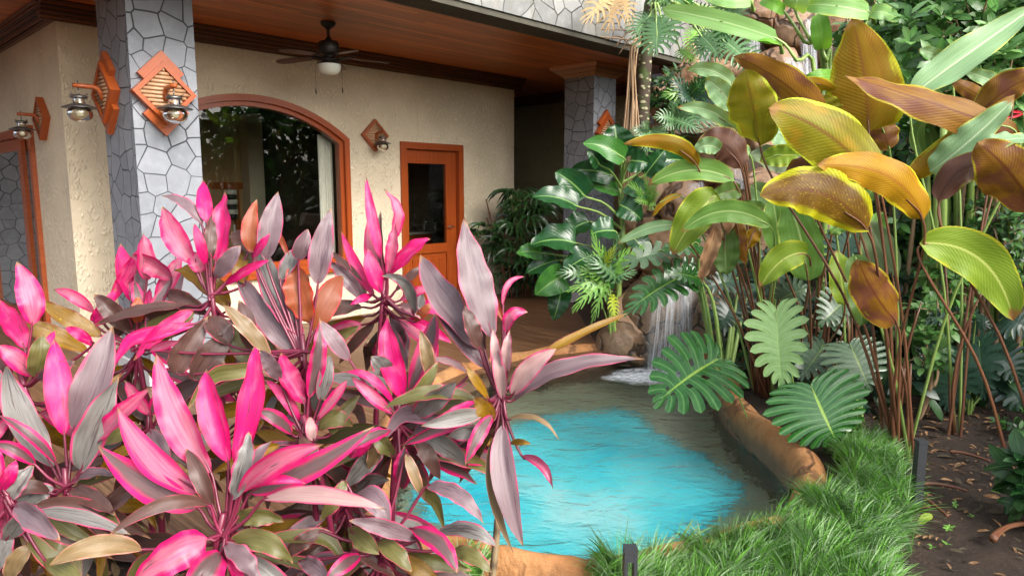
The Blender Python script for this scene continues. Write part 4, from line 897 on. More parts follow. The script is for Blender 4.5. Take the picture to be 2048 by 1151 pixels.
def merge(parts):
    V = []; Fq = []; U = []; b = 0
    for v, f, u in parts: V.append(v); Fq.append(f + b); U.append(u); b += len(v)
    return np.concatenate(V), np.concatenate(Fq), np.concatenate(U)
def rosettes(C, Ax, r_, k=7, size=.1, T=None, spread=(.5, 1.1), sv=.3):
    "whorls of leaves at points C with stem directions Ax"
    n = len(C); Ax = Ax / np.linalg.norm(Ax, axis=1, keepdims=True); a = r_.uniform(0, 6.28, n)
    e1 = np.cross(Ax, np.array([.31, .2, .93])); e1 /= np.linalg.norm(e1, axis=1, keepdims=True); e2 = np.cross(Ax, e1); out = []
    for j in range(k):
        th = a + j * 2.4; q = r_.uniform(spread[0], spread[1], n)[:, None]
        D = (e1 * np.cos(th)[:, None] + e2 * np.sin(th)[:, None]) * q + Ax * (1.1 - q * .7 - .02 * j); S = size * r_.uniform(1 - sv, 1 + sv, n)
        out.append(scatter(T, orient(D, Ax + r_.normal(0, .15, (n, 3))), C + Ax * (-.012 * j * size * 10)[..., None] if False else C - Ax * (.06 * j * size), S, j * 131))
    return merge(out)
# ---------------------------------------------------------------- red cordylines in the foreground bed
SHORT = {'h': 'hot_leaf', 'p': 'pink_leaf', 's': 'split_leaf', 'c': 'cream_leaf', 'm': 'mauve_leaf', 'g': 'grey_leaf', 'd': 'dark_leaf', 'o': 'olive_leaf', 'y': 'gold_leaf', 'r': 'orange_leaf', 't': 'tan_leaf'}
CG = 'red cordyline plants in the foreground bed'
def stem_to(c, gx_, gy_, gz_=-.06, lean=.12, r0=.011, r1=.014, mb=None, mi=0, n=9):
    a = Vector(c); b = Vector((gx_, gy_, gz_)); m = (a + b) / 2 + Vector((lean * .4, 0, -.05)); mb.tube(curve([a, m, b], n), [r0 + (r1 - r0) * i / n for i in range(n + 1)], 7, mi)
def cordyline(label, cx, cy, d, leaves, fill=8, fmats='mgdos', seed=1, flen=(150, 250), stemx=0.0, wood=False, fang=(20, 160)):
    r_ = random.Random(seed * 77 + 5); c = W(cx, cy, d); gx_, gy_ = c.x + stemx, d + .05; t = thing('cordyline', label, 'cordyline', (gx_, gy_, -.06), 0, CG)
    s = MB(); top = c + Vector((0, 0, .05)); stem_to(top, gx_, gy_, -.06, r_.uniform(-.25, .25), .008, .014, s, 0, 12); s.build('stem', M['cordyline_wood' if wood else 'cordyline_stalk'], t)
    L = list(leaves); fill = int(fill * 2.6)
    for k in range(fill):
        a = R(r_.uniform(*fang)); q = r_.uniform(35, 70); ln = r_.uniform(*flen) * 1.9 / d; bx, by = cx + q * math.cos(a), cy + q * math.sin(a) * .7 + r_.uniform(0, 60)
        L.append((r_.choice(fmats + 'doy'), bx, by, bx + ln * math.cos(a), by + ln * math.sin(a) * .75 - .12 * ln, r_.uniform(38, 58) * 1.9 / d, 'f'))
    for lf in L:
        m, bx, by, tx, ty, w = lf[:6]; fl = len(lf) > 6 and lf[6] == 'f'; md = lf[6:8] if len(lf) > 7 else None
        ln = math.hypot(tx - bx, ty - by); slope = .30 * (by - ty) / F * d; dd = r_.uniform(-.05, .05) + (r_.uniform(.02, .30) if fl else 0)
        db = d + .25 * (cy - by) / F * d + dd * .5; dt = db + slope + dd - (r_.uniform(.0, .10) if abs(tx - bx) > ln * .6 else 0)
        mx, my = md or px_mid(bx, by, tx, ty, r_); pts = [W(bx, by, db), W(mx, my, (db + dt) / 2 - .02), W(tx, ty, dt)]
        
        if fl and r_.random() < .3: e_ = pts[2] - pts[1]; pts = [pts[0], pts[1], pts[1].lerp(pts[2], .62) + Vector((0, 0, .02)), pts[2] + Vector((r_.uniform(-.02, .02), -.03, -.02 - .03 * r_.random()))]
        roll = R(r_.uniform(-32, 32)); wm = w / F * d / max(.75, math.cos(roll)) * (.86 if not fl else .76); mb = MB()
        blade(mb, pts, wm, 'lance', r_.uniform(.15, .5), roll, R(r_.uniform(-40, 40)), r_.uniform(.025, .085), 3, 20, r_, .15, 0, False, r_.uniform(-.12, .12))
        B = pts[0]; dirn = (pts[1] - pts[0]).normalized(); C0 = c + Vector((r_.uniform(-.006, .006), r_.uniform(-.006, .006), -abs(by - cy) / F * d * .12 if not fl else (cy - by) / F * d * .5))
        mid = C0.lerp(B, .55) + Vector((0, 0, -.012)); mb.tube(curve([C0, mid, B, B + dirn * wm * .9], 8), [.0062, .0056, .005, .0047, .0044, .004, .0035, .0028, .001], 5, 1, False)
        mb.build('leaf', [M[SHORT[m]], M['cordyline_stalk']], t)
    return t
cordyline('big hot pink and cream cordyline rosette spreading low in the front centre left', 449, 1062, 1.72, [
 ('d',427,1014,372,896,44),('g',464,998,498,862,50),('m',470,1000,545,880,40),('o',470,1037,568,1041,44),('d',420,1010,214,1072,34,330,1005),
 ('h',470,930,508,690,62,505,790),('p',423,945,312,706,80,352,835),('h',457,925,412,737,66,428,820),('p',400,984,234,813,72,308,925),('s',396,1014,195,890,80,300,975),('p',478,985,648,887,58,545,925),('h',487,975,612,966,26,548,958),('s',500,985,750,850,64,620,935),
 ('c',525,998,772,1018,46,640,992),('t',286,1098,98,1130,52,190,1095),('o',462,1080,586,1128,52,530,1082),('p',415,1078,262,1165,82,345,1110),('s',440,1105,365,1195,80),('m',452,1085,520,1165,50),('h',460,1090,490,1180,34)], 6, 'dogm', 1, fang=(10, 170))
cordyline('tall pink and grey cordyline rosette at the far left with a drooping pale leaf', 133, 968, 1.9, [
 ('d',140,975,232,1030,44),('g',161,943,238,752,72,190,850),('m',146,858,226,650,88,190,760),('h',129,870,108,676,66,118,770),('g',107,937,12,728,72,45,835),('s',112,925,-6,828,28,60,870),('p',188,884,303,772,48,240,835),('s',70,928,-20,888,34),('m',141,966,228,950,30,185,948),
 ('g',110,978,43,1098,64,55,1010),('d',100,985,8,1020,34,50,975),('d',200,1026,284,972,50),('o',150,1000,250,1080,44),('s',120,1000,30,1060,30)], 9, 'dgmo', 2)
cordyline('pink cordyline rosette with gold and brown leaves in front of the near stone column', 268, 688, 2.3, [
 ('d',334,586,420,632,42),('h',262,602,241,486,48,250,550),('p',294,560,287,466,42),('p',310,600,362,510,40),('m',278,592,289,515,32),('y',460,616,347,538,54,408,560),('m',302,682,370,540,64,328,615),('p',344,558,262,512,42),('h',330,664,388,636,38),('h',292,655,300,575,28),
 ('h',188,646,232,574,38,205,625),('p',188,625,106,579,28),('d',261,664,188,588,46),('r',275,646,276,592,32),('y',205,672,79,598,44,138,640),('y',176,703,27,644,46,95,665),('s',285,640,268,560,30),('h',220,610,300,480,30),('s',300,690,375,740,40)], 6, 'dyos', 3)
cordyline('tall hot pink cordyline rosette rising against the arched window edge', 422, 585, 2.2, [
 ('d',497,503,462,464,42),('h',414,446,406,358,38,409,405),('p',386,528,326,413,54,350,468),('m',405,451,324,391,30,368,408),('h',412,530,388,446,26),('h',431,520,449,382,50,443,455),('d',422,520,424,428,30),('m',431,556,482,490,42),('y',490,566,480,502,46,478,530),('p',400,545,382,505,40),('h',404,520,420,440,24),('h',450,570,540,520,22)], 4, 'hdpo', 4)
cordyline('mauve grey cordyline with two orange leaves before the arched window', 605, 700, 2.12, [
 ('g',560,560,600,490,40),('m',597,520,616,458,42),('m',532,520,556,383,58,540,455),('r',504,505,514,398,40,500,455),('r',577,520,530,442,15,560,475),('h',505,515,540,466,20),('m',636,568,663,414,58,640,500),('g',605,675,520,488,70,548,585),('m',591,707,467,536,58,522,630),
 ('r',622,648,588,524,68,600,580),('r',628,664,686,552,62,655,595),('t',542,710,444,606,38,490,655),('d',459,690,414,632,60),('d',352,748,416,632,64,375,700),('d',385,760,462,668,64),('p',298,700,360,680,20,330,690),('d',500,700,478,600,44),('o',640,690,720,650,30)], 5, 'dmog', 5)
cordyline('slender hot pink cordyline rosette standing between the window and the glazed door', 770, 590, 2.3, [
 ('d',735,602,662,502,30,700,545),('m',725,600,657,522,36),('p',764,578,738,428,44,748,510),('h',763,520,732,352,28,745,440),('p',774,492,768,379,26,796,430),('p',776,547,790,442,30,786,495),('d',770,545,762,420,18),('h',777,550,860,478,36,825,500),('h',763,586,736,497,42,744,545),('h',749,592,682,462,28,712,532),('d',790,582,858,531,22,825,548),('p',800,600,866,570,24),
 ('g',827,632,762,551,28,812,570),('r',829,644,866,604,22),('g',836,634,842,584,32),('c',800,610,850,640,24),('h',745,590,700,610,18)], 6, 'pdmh', 6, (130, 200))
cordyline('big mauve grey cordyline rosette leaning right over the pool with long drooping leaves', 1002, 780, 1.9, [
 ('d',970,702,937,600,30),('d',960,700,930,610,40),('c',1006,800,985,690,34),('m',986,676,928,436,84,945,560),('m',962,700,841,509,80,885,605),('m',972,738,850,540,56,905,650),('r',1010,648,979,558,16,990,600),('p',1006,612,1050,553,15,1017,568),('p',1014,665,1056,624,32,1025,630),('c',992,755,985,655,26),('c',1015,745,1020,660,28),
 ('y',1061,726,1260,624,24,1150,675),('c',1024,790,1115,697,50,1062,735),('m',1026,800,1290,718,44,1130,735),('t',990,868,1027,1106,28,985,980),('m',1006,848,1046,1092,62,1010,965),('y',984,842,948,796,46),('y',979,800,934,732,24,950,760),('t',1014,838,1118,881,14,1075,838),
 ('g',970,826,842,852,40,905,835),('g',968,868,894,874,38),('p',1044,912,1106,978,22,1085,930),('y',1020,885,1062,887,16),('h',960,800,860,850,16),('s',985,830,930,930,34)], 5, 'gdms', 7, (140, 200), -.11, True, (90, 170))
cordyline('hot pink upright cordyline rosette in the middle of the bed', 800, 836, 1.95, [
 ('g',783,752,742,712,46),('o',790,760,760,680,40),('m',700,720,640,640,40),('t',860,760,840,660,36),('h',806,796,774,630,58,782,715),('s',818,782,870,626,54,852,700),('p',787,826,702,752,30),('h',790,810,690,745,22,740,755),('o',813,812,876,722,34,850,765),('g',826,834,915,760,48),('s',822,838,940,762,16),('c',939,748,855,722,20,895,722),
 ('g',839,868,936,934,48,895,890),('o',787,912,742,862,38),('s',804,976,810,890,42),('h',700,914,748,852,40),('s',780,860,700,900,34),('d',830,880,880,960,40),('t',770,870,735,940,36)], 7, 'godms', 8, (140, 210))
cordyline('small hot pink cordyline rosette behind the big cream leaf', 607, 862, 2.02, [
 ('g',640,800,660,708,40),('m',560,760,520,700,36),('h',609,808,563,704,54,580,760),('s',618,794,640,634,42,635,720),('h',600,846,528,758,30),('s',584,868,509,820,36),('c',627,880,620,832,30),('o',635,858,705,852,46,672,838),('p',635,838,695,758,28),('o',660,870,720,790,34),('h',590,850,520,815,18),('d',600,870,640,960,40)], 7, 'gdom', 9, (120, 190))
cordyline('low mauve and olive cordyline at the bottom beside the pool rim', 760, 1085, 1.78, [
 ('o',905,1098,985,1146,42),('g',874,1064,994,1094,42,940,1062),('m',852,972,967,1046,42,915,988),('m',710,992,780,1056,62,750,1000),('m',835,1078,698,1040,40),('s',822,1055,914,1146,48,880,1090),('o',752,1078,824,1142,48),('d',700,1098,792,1152,36),('o',700,1060,758,1108,46),('t',812,905,850,1000,30),('o',690,960,640,1040,40),('d',640,1060,560,1120,40),('s',720,1110,650,1160,40),('m',600,1120,660,1170,44)], 10, 'dogm', 10, (120, 200), .05)
cordyline('pale pink cordyline rosette cut by the left frame edge', 40, 768, 2.05, [
 ('o',72,752,84,668,54),('p',64,648,33,522,58,62,590),('h',50,697,-8,598,54),('p',66,752,-4,690,44),('h',185,690,128,655,26),('h',60,740,110,660,30),('s',20,760,-40,690,50),('g',10,800,-30,720,44),('m',75,760,150,720,36)], 8, 'dspo', 11)
cordyline('grey and hot pink cordyline in the bottom left corner', 15, 985, 1.7, [
 ('g',20,1000,68,930,42),('h',2,982,32,918,32),('g',10,1080,70,1010,46),('p',0,960,-30,880,44),('g',15,1060,-30,1160,60),('m',30,1010,120,1080,50),('t',60,1090,10,1170,46),('o',90,1120,170,1165,44)], 7, 'gsod', 12)
cordyline('dark cordyline filling the gap low between the pink rosettes', 300, 850, 2.25, [('d',290,840,230,760,50),('d',320,820,420,760,50),('s',300,830,350,760,36),('g',310,850,400,860,44),('o',280,850,200,890,44),('p',300,830,250,760,30),('m',300,860,340,930,44)], 10, 'dosg', 13)
cordyline('dark olive cordyline low behind the middle rosettes', 690, 985, 2.15, [('o',680,970,610,930,44),('s',700,960,760,900,36),('d',690,960,650,880,44),('h',690,965,700,880,30),('g',700,980,780,960,44)], 12, 'dosgm', 14)
cordyline('brown leaved cordyline at the back of the bed by the column foot', 480, 800, 2.45, [('d',470,790,400,720,54),('o',490,790,540,710,44),('m',480,790,450,690,40),('s',480,790,500,700,34),('h',470,800,410,790,24)], 9, 'dosm', 15)
# ---------------------------------------------------------------- tall broad leaved calatheas right of the pool
CA = {'P': 'pale_leaf', 'A': 'amber_leaf', 'B': 'bronze_leaf', 'Q': 'plum_leaf', 'M': 'moss_leaf', 'X': 'mottled_leaf', 'Y': 'yellow_leaf', 'L': 'lime_leaf', 'G': 'green_leaf', 'D': 'deep_leaf', 'S': 'sage_leaf', 'R': 'dry_leaf'}
def calathea(label, gx_px, gy_px, d, leaves, seed, canes=4, rd=None, stalk='reed_stalk'):
    r_ = random.Random(seed); g = W(gx_px, gy_px, rd or d); g.z = float(terrain(g.x, g.y)); t = thing('calathea', label, 'calathea', g, 0, 'tall broad leaved calatheas by the pool')
    for lf in leaves:
        m, bx, by, tx, ty, w = lf[:6]; ex = lf[6] if len(lf) > 6 and isinstance(lf[6], dict) else {}
        dd = ex.get('dd', 0) + r_.uniform(-.06, .06); db = d + dd; dt = db + ex.get('dt', r_.uniform(-.15, .1)); mx, my = ex.get('m') or px_mid(bx, by, tx, ty, r_, .03); dm = (db + dt) / 2 + ex.get('dm', -.03)
        pts = [W(bx, by, db), W(mx, my, dm), W(tx, ty, dt)]; roll = R(ex.get('roll', r_.uniform(-15, 15))); back = m in 'ABQMXY'
        mb = MB(); wm = w / F * db / max(.6, math.cos(roll)); blade(mb, pts, wm, ex.get('shape', 'calathea'), ex.get('fold', .16) * (-1 if back else 1), roll, R(ex.get('tw', r_.uniform(-45, 45))), ex.get('wave', .075), 4, 22, r_, .1, 0, False, ex.get('asym', r_.uniform(-.1, .1)), -.1 if back else .1)
        B = pts[0]; bx_ = g.x + r_.uniform(-.07, .07); by_ = g.y + r_.uniform(-.07, .07); gz = float(terrain(bx_, by_)) - .02; Gp = Vector((bx_, by_, gz)); h = B.z - gz
        dv = (pts[1] - pts[0]).normalized(); hd = Vector((B.x - Gp.x, B.y - Gp.y, 0)); q = B - Vector((hd.x * .10, hd.y * .10, h * .10)) - dv * .03; mid = Gp.lerp(B, .5) - hd * .10 + Vector((r_.uniform(-.02, .02), 0, 0))
        if not ex.get('nostalk'): mb.tube(curve([Gp, mid, q, B + dv * .02, B + dv * .16], 18), [.0095 - .006 * i / 18 for i in range(19)], 6, 1, False)
        mb.build('leaf', [M[CA[m]], M[ex.get('stalk', stalk if r_.random() < .72 else 'green_stalk')]], t)
    s = MB()
    for k in range(canes):
        x, y = g.x + r_.uniform(-.08, .08), g.y + r_.uniform(-.07, .07); hh = r_.uniform(.5, 1.1); s.tube(curve([(x, y, g.z - .03), (x + r_.uniform(-.04, .04), y, g.z + hh * .5), (x + r_.uniform(-.10, .10), y + r_.uniform(-.05, .05), g.z + hh)], 6), [.012, .012, .011, .010, .009, .008, .004], 6)
    if canes: s.build('cane', M[stalk], t)
    return t
calathea('tallest calathea with huge upright amber leaves and long red brown stalks', 1800, 905, 3.75, [
 ('S',1784,548,1735,440,64,dict(dd=.5)),('A',1675,186,1580,173,24,dict(dd=.3,m=(1630,166),roll=20)),('M',1659,252,1640,192,62,dict(dd=.35,shape='oval')),('B',1780,298,1752,236,60,dict(dd=.25)),
 ('A',1738,262,1705,38,138,dict(dd=.1,m=(1728,150),fold=.08,wave=.03,shape='heart',tw=5)),('B',1645,244,1466,110,60,dict(dd=.2,m=(1575,172),roll=18)),('M',1519,290,1490,138,92,dict(dd=.15,m=(1506,215),fold=.12)),
 ('B',2040,268,1690,151,62,dict(dd=-.1,m=(1856,203),roll=-28,dt=.1,wave=.06)),('M',1757,369,1537,216,112,dict(dd=-.15,m=(1655,268),roll=-8,fold=.22)),('B',1617,373,1617,305,84,dict(dd=0)),
 ('Y',1848,440,1632,331,72,dict(dd=-.3,m=(1775,352),fold=.2)),('X',1736,460,1519,393,100,dict(dd=-.35,m=(1640,385),roll=-5,fold=.14)),('M',1750,372,1690,348,50,dict(dd=.05)),('B',1795,647,1716,518,80,dict(dd=-.2,m=(1748,585),fold=.12)),('D',1711,508,1722,652,56,dict(dd=.12))], 31, 5, 3.9)
calathea('calathea at the right edge with plum dark curling leaves and one flat olive leaf', 2075, 960, 3.45, [
 ('A',1817,356,2032,188,48,dict(dd=.4,m=(1905,290),nostalk=True)),('P',1859,344,2030,196,58,dict(dd=.3,m=(1935,285),nostalk=True)),('B',1955,230,2080,150,60,dict(dd=.35,nostalk=True)),
 ('Q',1876,402,2027,352,58,dict(dd=.1,m=(1938,332),roll=10)),('B',2070,425,1955,284,104,dict(dd=-.05,m=(2020,345))),('P',1962,292,2070,276,30,dict(dd=-.06,roll=40,nostalk=True)),('L',1838,486,2026,640,92,dict(dd=0,stalk='reed_stalk',m=(1962,520),shape='oval',fold=.1,roll=5))], 32, 2)
calathea('leaning calathea stem with light green topsides reaching the top right corner', 1905, 900, 4.3, [
 ('P',1824,190,2075,10,66,dict(m=(1930,112),fold=.25)),('P',1901,130,1837,100,26,dict(dd=.2)),('P',2024,184,1928,141,30,dict(dd=.15)),('B',1990,215,1900,160,30,dict(dd=.1)),('G',1880,330,1960,230,46,dict(dd=.4))], 33, 1)
calathea('middle calathea clump with pale drooping leaves and brown dried sheaths', 1532, 775, 4.5, [
 ('P',1469,172,1372,139,32,dict(dd=.3,m=(1425,142),roll=15)),('P',1468,219,1411,158,44,dict(dd=.28,m=(1440,180))),('P',1471,262,1354,216,28,dict(dd=.26,m=(1420,222),roll=20)),('P',1613,305,1528,248,62,dict(dd=.3)),('S',1580,330,1500,310,50,dict(dd=.4)),('P',1560,430,1500,370,60,dict(dd=.5)),
 ('P',1500,305,1405,300,40,dict(dd=.25)),('Q',1484,336,1395,300,66,dict(dd=.1,m=(1445,288))),('P',1440,300,1390,302,34,dict(dd=.02,m=(1415,291),nostalk=True)),('A',1396,332,1246,288,32,dict(dd=.05,m=(1345,286),roll=10)),('G',1469,361,1298,369,46,dict(dd=0,m=(1385,340))),('L',1596,311,1519,322,44,dict(dd=-.05)),('Y',1363,389,1303,438,12,dict(dd=.1,m=(1328,402))),
 ('D',1534,422,1460,422,32,dict(dd=-.02)),('L',1434,390,1345,509,74,dict(dd=-.1,m=(1392,432))),('D',1450,456,1452,549,58,dict(dd=-.12)),('B',1471,437,1492,528,32,dict(dd=-.1)),('Y',1513,454,1493,497,28,dict(dd=-.05)),('R',1436,451,1403,566,32,dict(dd=-.18,wave=.2,fold=.6)),('R',1470,405,1455,470,26,dict(dd=-.05)),('G',1543,452,1362,464,46,dict(dd=-.25,m=(1450,422))),('P',1353,452,1234,487,24,dict(dd=.1,m=(1300,455))),('D',1480,380,1420,400,40,dict(dd=.1))], 34, 4, 5.15)
calathea('bright green calathea with an upright and a flat leaf behind the pale split leaf', 1625, 785, 4.2, [
 ('G',1617,562,1574,400,80,dict(m=(1600,470),fold=.1)),('L',1614,506,1521,573,58,dict(dd=-.1,m=(1565,520))),('D',1640,420,1620,350,40,dict(dd=.3)),('G',1700,430,1660,470,36,dict(dd=.3)),('G',1560,500,1545,395,58,dict(dd=.25)),('L',1690,610,1672,500,54,dict(dd=.15)),('P',1665,430,1628,335,52,dict(dd=.4)),('G',1745,520,1760,420,50,dict(dd=.5))], 35, 3, 4.95)
calathea('thin calathea shoots rising between the two large clumps', 1700, 760, 4.6, [('S',1690,420,1650,340,44),('D',1730,400,1780,330,40),('G',1660,300,1690,240,40)], 36, 3)
# ---------------------------------------------------------------- banana plants by the upper fall
def stalk(mb, pts, r0, r1, mi=0, n=10): mb.tube(curve(pts, n), [r0 + (r1 - r0) * i / n for i in range(n + 1)], 7, mi)
ba = thing('banana_plant', 'banana plant with long pale leaves on bare green stalks before the upper fall', 'banana plant', W(1665, 330, 5.6)); ba.location.z = float(terrain(ba.location.x, ba.location.y))
rb = random.Random(9)
for m, bx, by, tx, ty, w, md, foot, dd, roll in (('banana_leaf',1554,78,1324,19,38,(1440,42),(1632,170),0,10),('banana_green',1558,84,1495,78,34,(1525,72),None,.04,-30),('banana_green',1569,24,1522,2,24,(1545,8),(1648,150),.1,0),('banana_leaf',1590,20,1598,-45,52,(1596,-10),(1655,155),.05,20),
    ('banana_leaf',1740,26,1610,10,42,(1672,12),(1665,160),-.05,0),('banana_leaf',1742,24,1800,40,30,(1770,26),None,-.05,0),('banana_green',1646,100,1636,28,38,(1642,60),(1660,150),.05,15),('banana_green',1610,170,1680,158,30,(1645,152),(1650,220),.0,10),('banana_leaf',1500,0,1400,-20,40,(1450,-6),None,.2,0)):
    D = 5.6 + dd; mb = MB(); P = [W(bx, by, D), W(md[0], md[1], D - .05), W(tx, ty, D + .1)]; blade(mb, P, w / F * D, 'banana', .18, R(roll), R(10), .03, 3, 24, rb, .3)
    f = foot or (bx + 6, by + 20); base = W(f[0], f[1], D + .1)
    stalk(mb, [ba.location if foot else base, base, W((bx + f[0]) / 2, (by + f[1]) / 2 - 3, D), P[0], P[1]], .022, .006, 1, 16)
    mb.build('leaf', [M[m], M['green_stalk']], ba)
# ---------------------------------------------------------------- philodendron with oval leaves at the far column
ph = thing('philodendron', 'large philodendron with glossy dark oval leaves in front of the far stone column', 'philodendron', W(1240, 628, 6.9)); ph.location.z = 0
rp = random.Random(12); sp = MB(); axis_ = [ph.location.copy(), W(1238, 560, 7.0), W(1246, 470, 7.05), W(1240, 380, 7.1), W(1248, 320, 7.15)]; stalk(sp, axis_, .035, .018, 0, 16); sp.build('stem', M['cane_green'], ph)
for bx, by, tx, ty, w, y in ((1171,393,1110,344,46,0),(1226,352,1138,344,38,0),(1156,413,1064,394,42,0),(1152,486,1062,490,56,0),(1178,443,1124,478,44,0),(1230,462,1178,470,46,0),(1085,506,1033,506,30,1),(1117,520,1052,546,34,0),(1130,550,1071,590,48,1),(1123,577,1107,640,38,0),(1188,510,1126,545,46,0),(1240,318,1230,248,62,0),(1250,318,1165,287,38,1),(1262,322,1296,326,40,0),(1367,321,1284,340,34,0),(1240,410,1283,440,42,0),(1240,384,1172,368,26,1),(1290,350,1330,300,34,0),(1200,330,1175,300,26,0),(1262,470,1300,510,40,0),(1215,560,1180,600,40,0),(1255,370,1300,395,36,0)):
    D = 6.95 + rp.uniform(-.25, .2); mb = MB(); mx, my = px_mid(bx, by, tx, ty, rp, .04); P = [W(bx, by, D), W(mx, my, D - .06), W(tx, ty, D - .05)]
    blade(mb, P, w / F * D * 1.28, 'heart', .22, R(rp.uniform(-25, 25)), R(rp.uniform(-20, 20)), .05, 4, 16, rp, .3, 0, False, 0, .1)
    A = W(1243, min(600, by + 45), 7.05); dv = (P[1] - P[0]); mb.tube(curve([A, A.lerp(P[0], .5) + Vector((0, 0, .05)), P[0], P[0] + dv * .7], 8), [.014, .013, .012, .011, .010, .009, .007, .005, .002], 6, 1, False)
    mb.build('leaf', [M['philodendron_young' if y else 'philodendron_leaf'], M['green_stalk']], ph)
# ---------------------------------------------------------------- split leaf plants
def split_plant(name, label, cat, root, d, leaves, seed, mats, stalkmat='green_stalk', sr=.009, group=None, grounded=True):
    "leaves: base, tip, width, options"
    r_ = random.Random(seed); rt = W(root[0], root[1], d)
    if grounded: rt.z = float(terrain(rt.x, rt.y))
    t = thing(name, label, cat, rt, 0, group)
    for lf in leaves:
        bx, by, tx, ty, w = lf[:5]; ex = lf[5] if len(lf) > 5 else {}; D = d + ex.get('dd', 0) + r_.uniform(-.05, .05); mb = MB(); mx, my = ex.get('m') or px_mid(bx, by, tx, ty, r_, .03); dt = ex.get('dt', -.12)
        P = [W(bx, by, D), W(mx, my, D + dt * .5 - .03), W(tx, ty, D + dt)]; nl = ex.get('nl', 11)
        lobed(mb, P, w / F * D, nl, ex.get('solid', .42), ex.get('finger', .80), ex.get('shape', 'heart'), ex.get('slant', 0), ex.get('fold', .15), R(ex.get('roll', r_.uniform(-15, 15))), R(ex.get('tw', 0)), r_, ex.get('up', .35), 0, ex.get('droop', .15), ex.get('holes', False), 7, ex.get('tipw', .55))
        if not ex.get('nostalk'):
            q = rt + Vector((r_.uniform(-.05, .05), r_.uniform(-.05, .05), 0)); B = P[0]; mid = q.lerp(B, .55) + Vector((0, 0, .10 * (B - q).length)) if not ex.get('via') else W(*ex['via'], D + .1)
            mb.tube(curve([q, mid, B, B + (P[1] - P[0]) * .5], 12), [sr - sr * .92 * i / 12 for i in range(13)], 6, 1, False)
        mb.build('leaf', [M[ex.get('mat', r_.choice(mats))], M[ex.get('stalk', stalkmat)]], t)
    return t
MG = 'monstera plants among the calathea stems'
split_plant('monstera', 'glossy bright monstera leaf hanging over the pool below the waterfall', 'monstera', (1500, 800), 4.5, [(1436,718,1306,812,190,dict(nl=11,solid=.40,finger=.84,tipw=.75,m=(1375,755),holes=True,roll=-8,fold=.1,tw=0))], 41, ['monstera_leaf'], group=MG, sr=.0055)
split_plant('monstera', 'broad dark monstera leaf with a lime midrib beside the mondo grass', 'monstera', (1680, 850), 3.9, [(1622,772,1676,888,205,dict(nl=13,solid=.36,finger=.90,tipw=.78,roll=5,m=(1652,838),fold=.08,tw=0))], 42, ['monstera_leaf'], group=MG, sr=.006)
split_plant('monstera', 'pale lime monstera leaf hanging with its underside to the camera', 'monstera', (1600, 800), 4.15, [(1553,622,1566,782,122,dict(nl=11,solid=.4,finger=.84,roll=-10,mat='monstera_pale',up=.1,tipw=.4))], 43, ['monstera_pale'], group=MG)
split_plant('monstera', 'dull grey green monstera with wide leaves between the reed like stems', 'monstera', (1720, 800), 4.5, [(1700,690,1742,785,140,dict(nl=12,solid=.3,fold=.05)),(1690,600,1640,650,90,dict(dd=.3,solid=.25)),(1560,600,1620,580,80,dict(dd=.5)),(1650,690,1600,760,100,dict(dd=.2,solid=.3)),(1700,470,1670,560,100,dict(dd=.7,solid=.2)),(1600,680,1590,720,70,dict(dd=.5)),(1680,770,1690,830,90,dict(dd=-.2))], 44, ['monstera_dull', 'monstera_dark'], group=MG)
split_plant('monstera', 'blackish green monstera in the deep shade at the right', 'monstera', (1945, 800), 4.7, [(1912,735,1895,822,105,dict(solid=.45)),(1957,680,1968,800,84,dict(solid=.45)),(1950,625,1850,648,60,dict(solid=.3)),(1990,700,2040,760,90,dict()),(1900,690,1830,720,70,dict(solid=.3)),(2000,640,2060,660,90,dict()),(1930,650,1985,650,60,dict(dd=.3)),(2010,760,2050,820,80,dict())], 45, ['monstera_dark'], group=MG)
split_plant('monstera', 'monstera with green stalks and long split leaves in front of the waterfall', 'monstera', (1448, 700), 5.4, [(1380,545,1247,630,88,dict(nl=12,solid=.35,mat='monstera_leaf',via=(1425,600))),(1329,503,1240,533,56,dict(nl=7,solid=.2,mat='split_grey',via=(1390,560))),(1396,489,1327,502,50,dict(nl=8,holes=True,solid=.6,mat='monstera_leaf',via=(1400,560))),(1400,558,1330,545,40,dict(mat='monstera_leaf')),(1478,560,1404,580,60,dict(mat='monstera_dark',dd=.3,solid=.15)),(1470,600,1440,660,80,dict(mat='monstera_dark',dd=.3,solid=.2)),(1500,580,1540,640,80,dict(mat='monstera_dark',dd=.3)),(1430,620,1470,670,70,dict(mat='monstera_dark',dd=.4))], 46, ['monstera_leaf'], group=MG, sr=.02)
lob = dict(nl=9, solid=.16, finger=.55, slant=1, tipw=.6, fold=.1, shape='long')
split_plant('xanadu_philodendron', 'bright feathery xanadu philodendron at the corner of the wooden deck', 'philodendron', (1228, 612), 6.5, [(1215,560,a,b,w,dict(lob)) for a, b, w in ((1186,470,30),(1160,505,32),(1150,540,36),(1140,580,36),(1148,620,34),(1185,640,30),(1255,500,34),(1290,490,30),(1270,545,34),(1210,500,36),(1240,470,26),(1175,535,36))] + [(1225,590,1232,640,26,dict(lob, mat='fern_yellow')), (1205,540,1228,495,24,dict(lob, mat='fern_yellow')),(1180,560,1120,545,44,dict(lob, mat='split_grey')),(1240,560,1180,520,50,dict(lob))], 47, ['fern_bright', 'split_grey', 'fern_bright'])
split_plant('fern', 'small light green fern on the boulder beside the hanging roots', 'fern', (1300, 420), 7.0, [(1297,405,a,b,w,dict(lob)) for a, b, w in ((1255,358,18),(1268,375,20),(1270,400,20),(1290,350,16),(1312,352,18),(1318,385,18),(1310,410,18))], 48, ['fern_bright'], sr=.007, grounded=False)
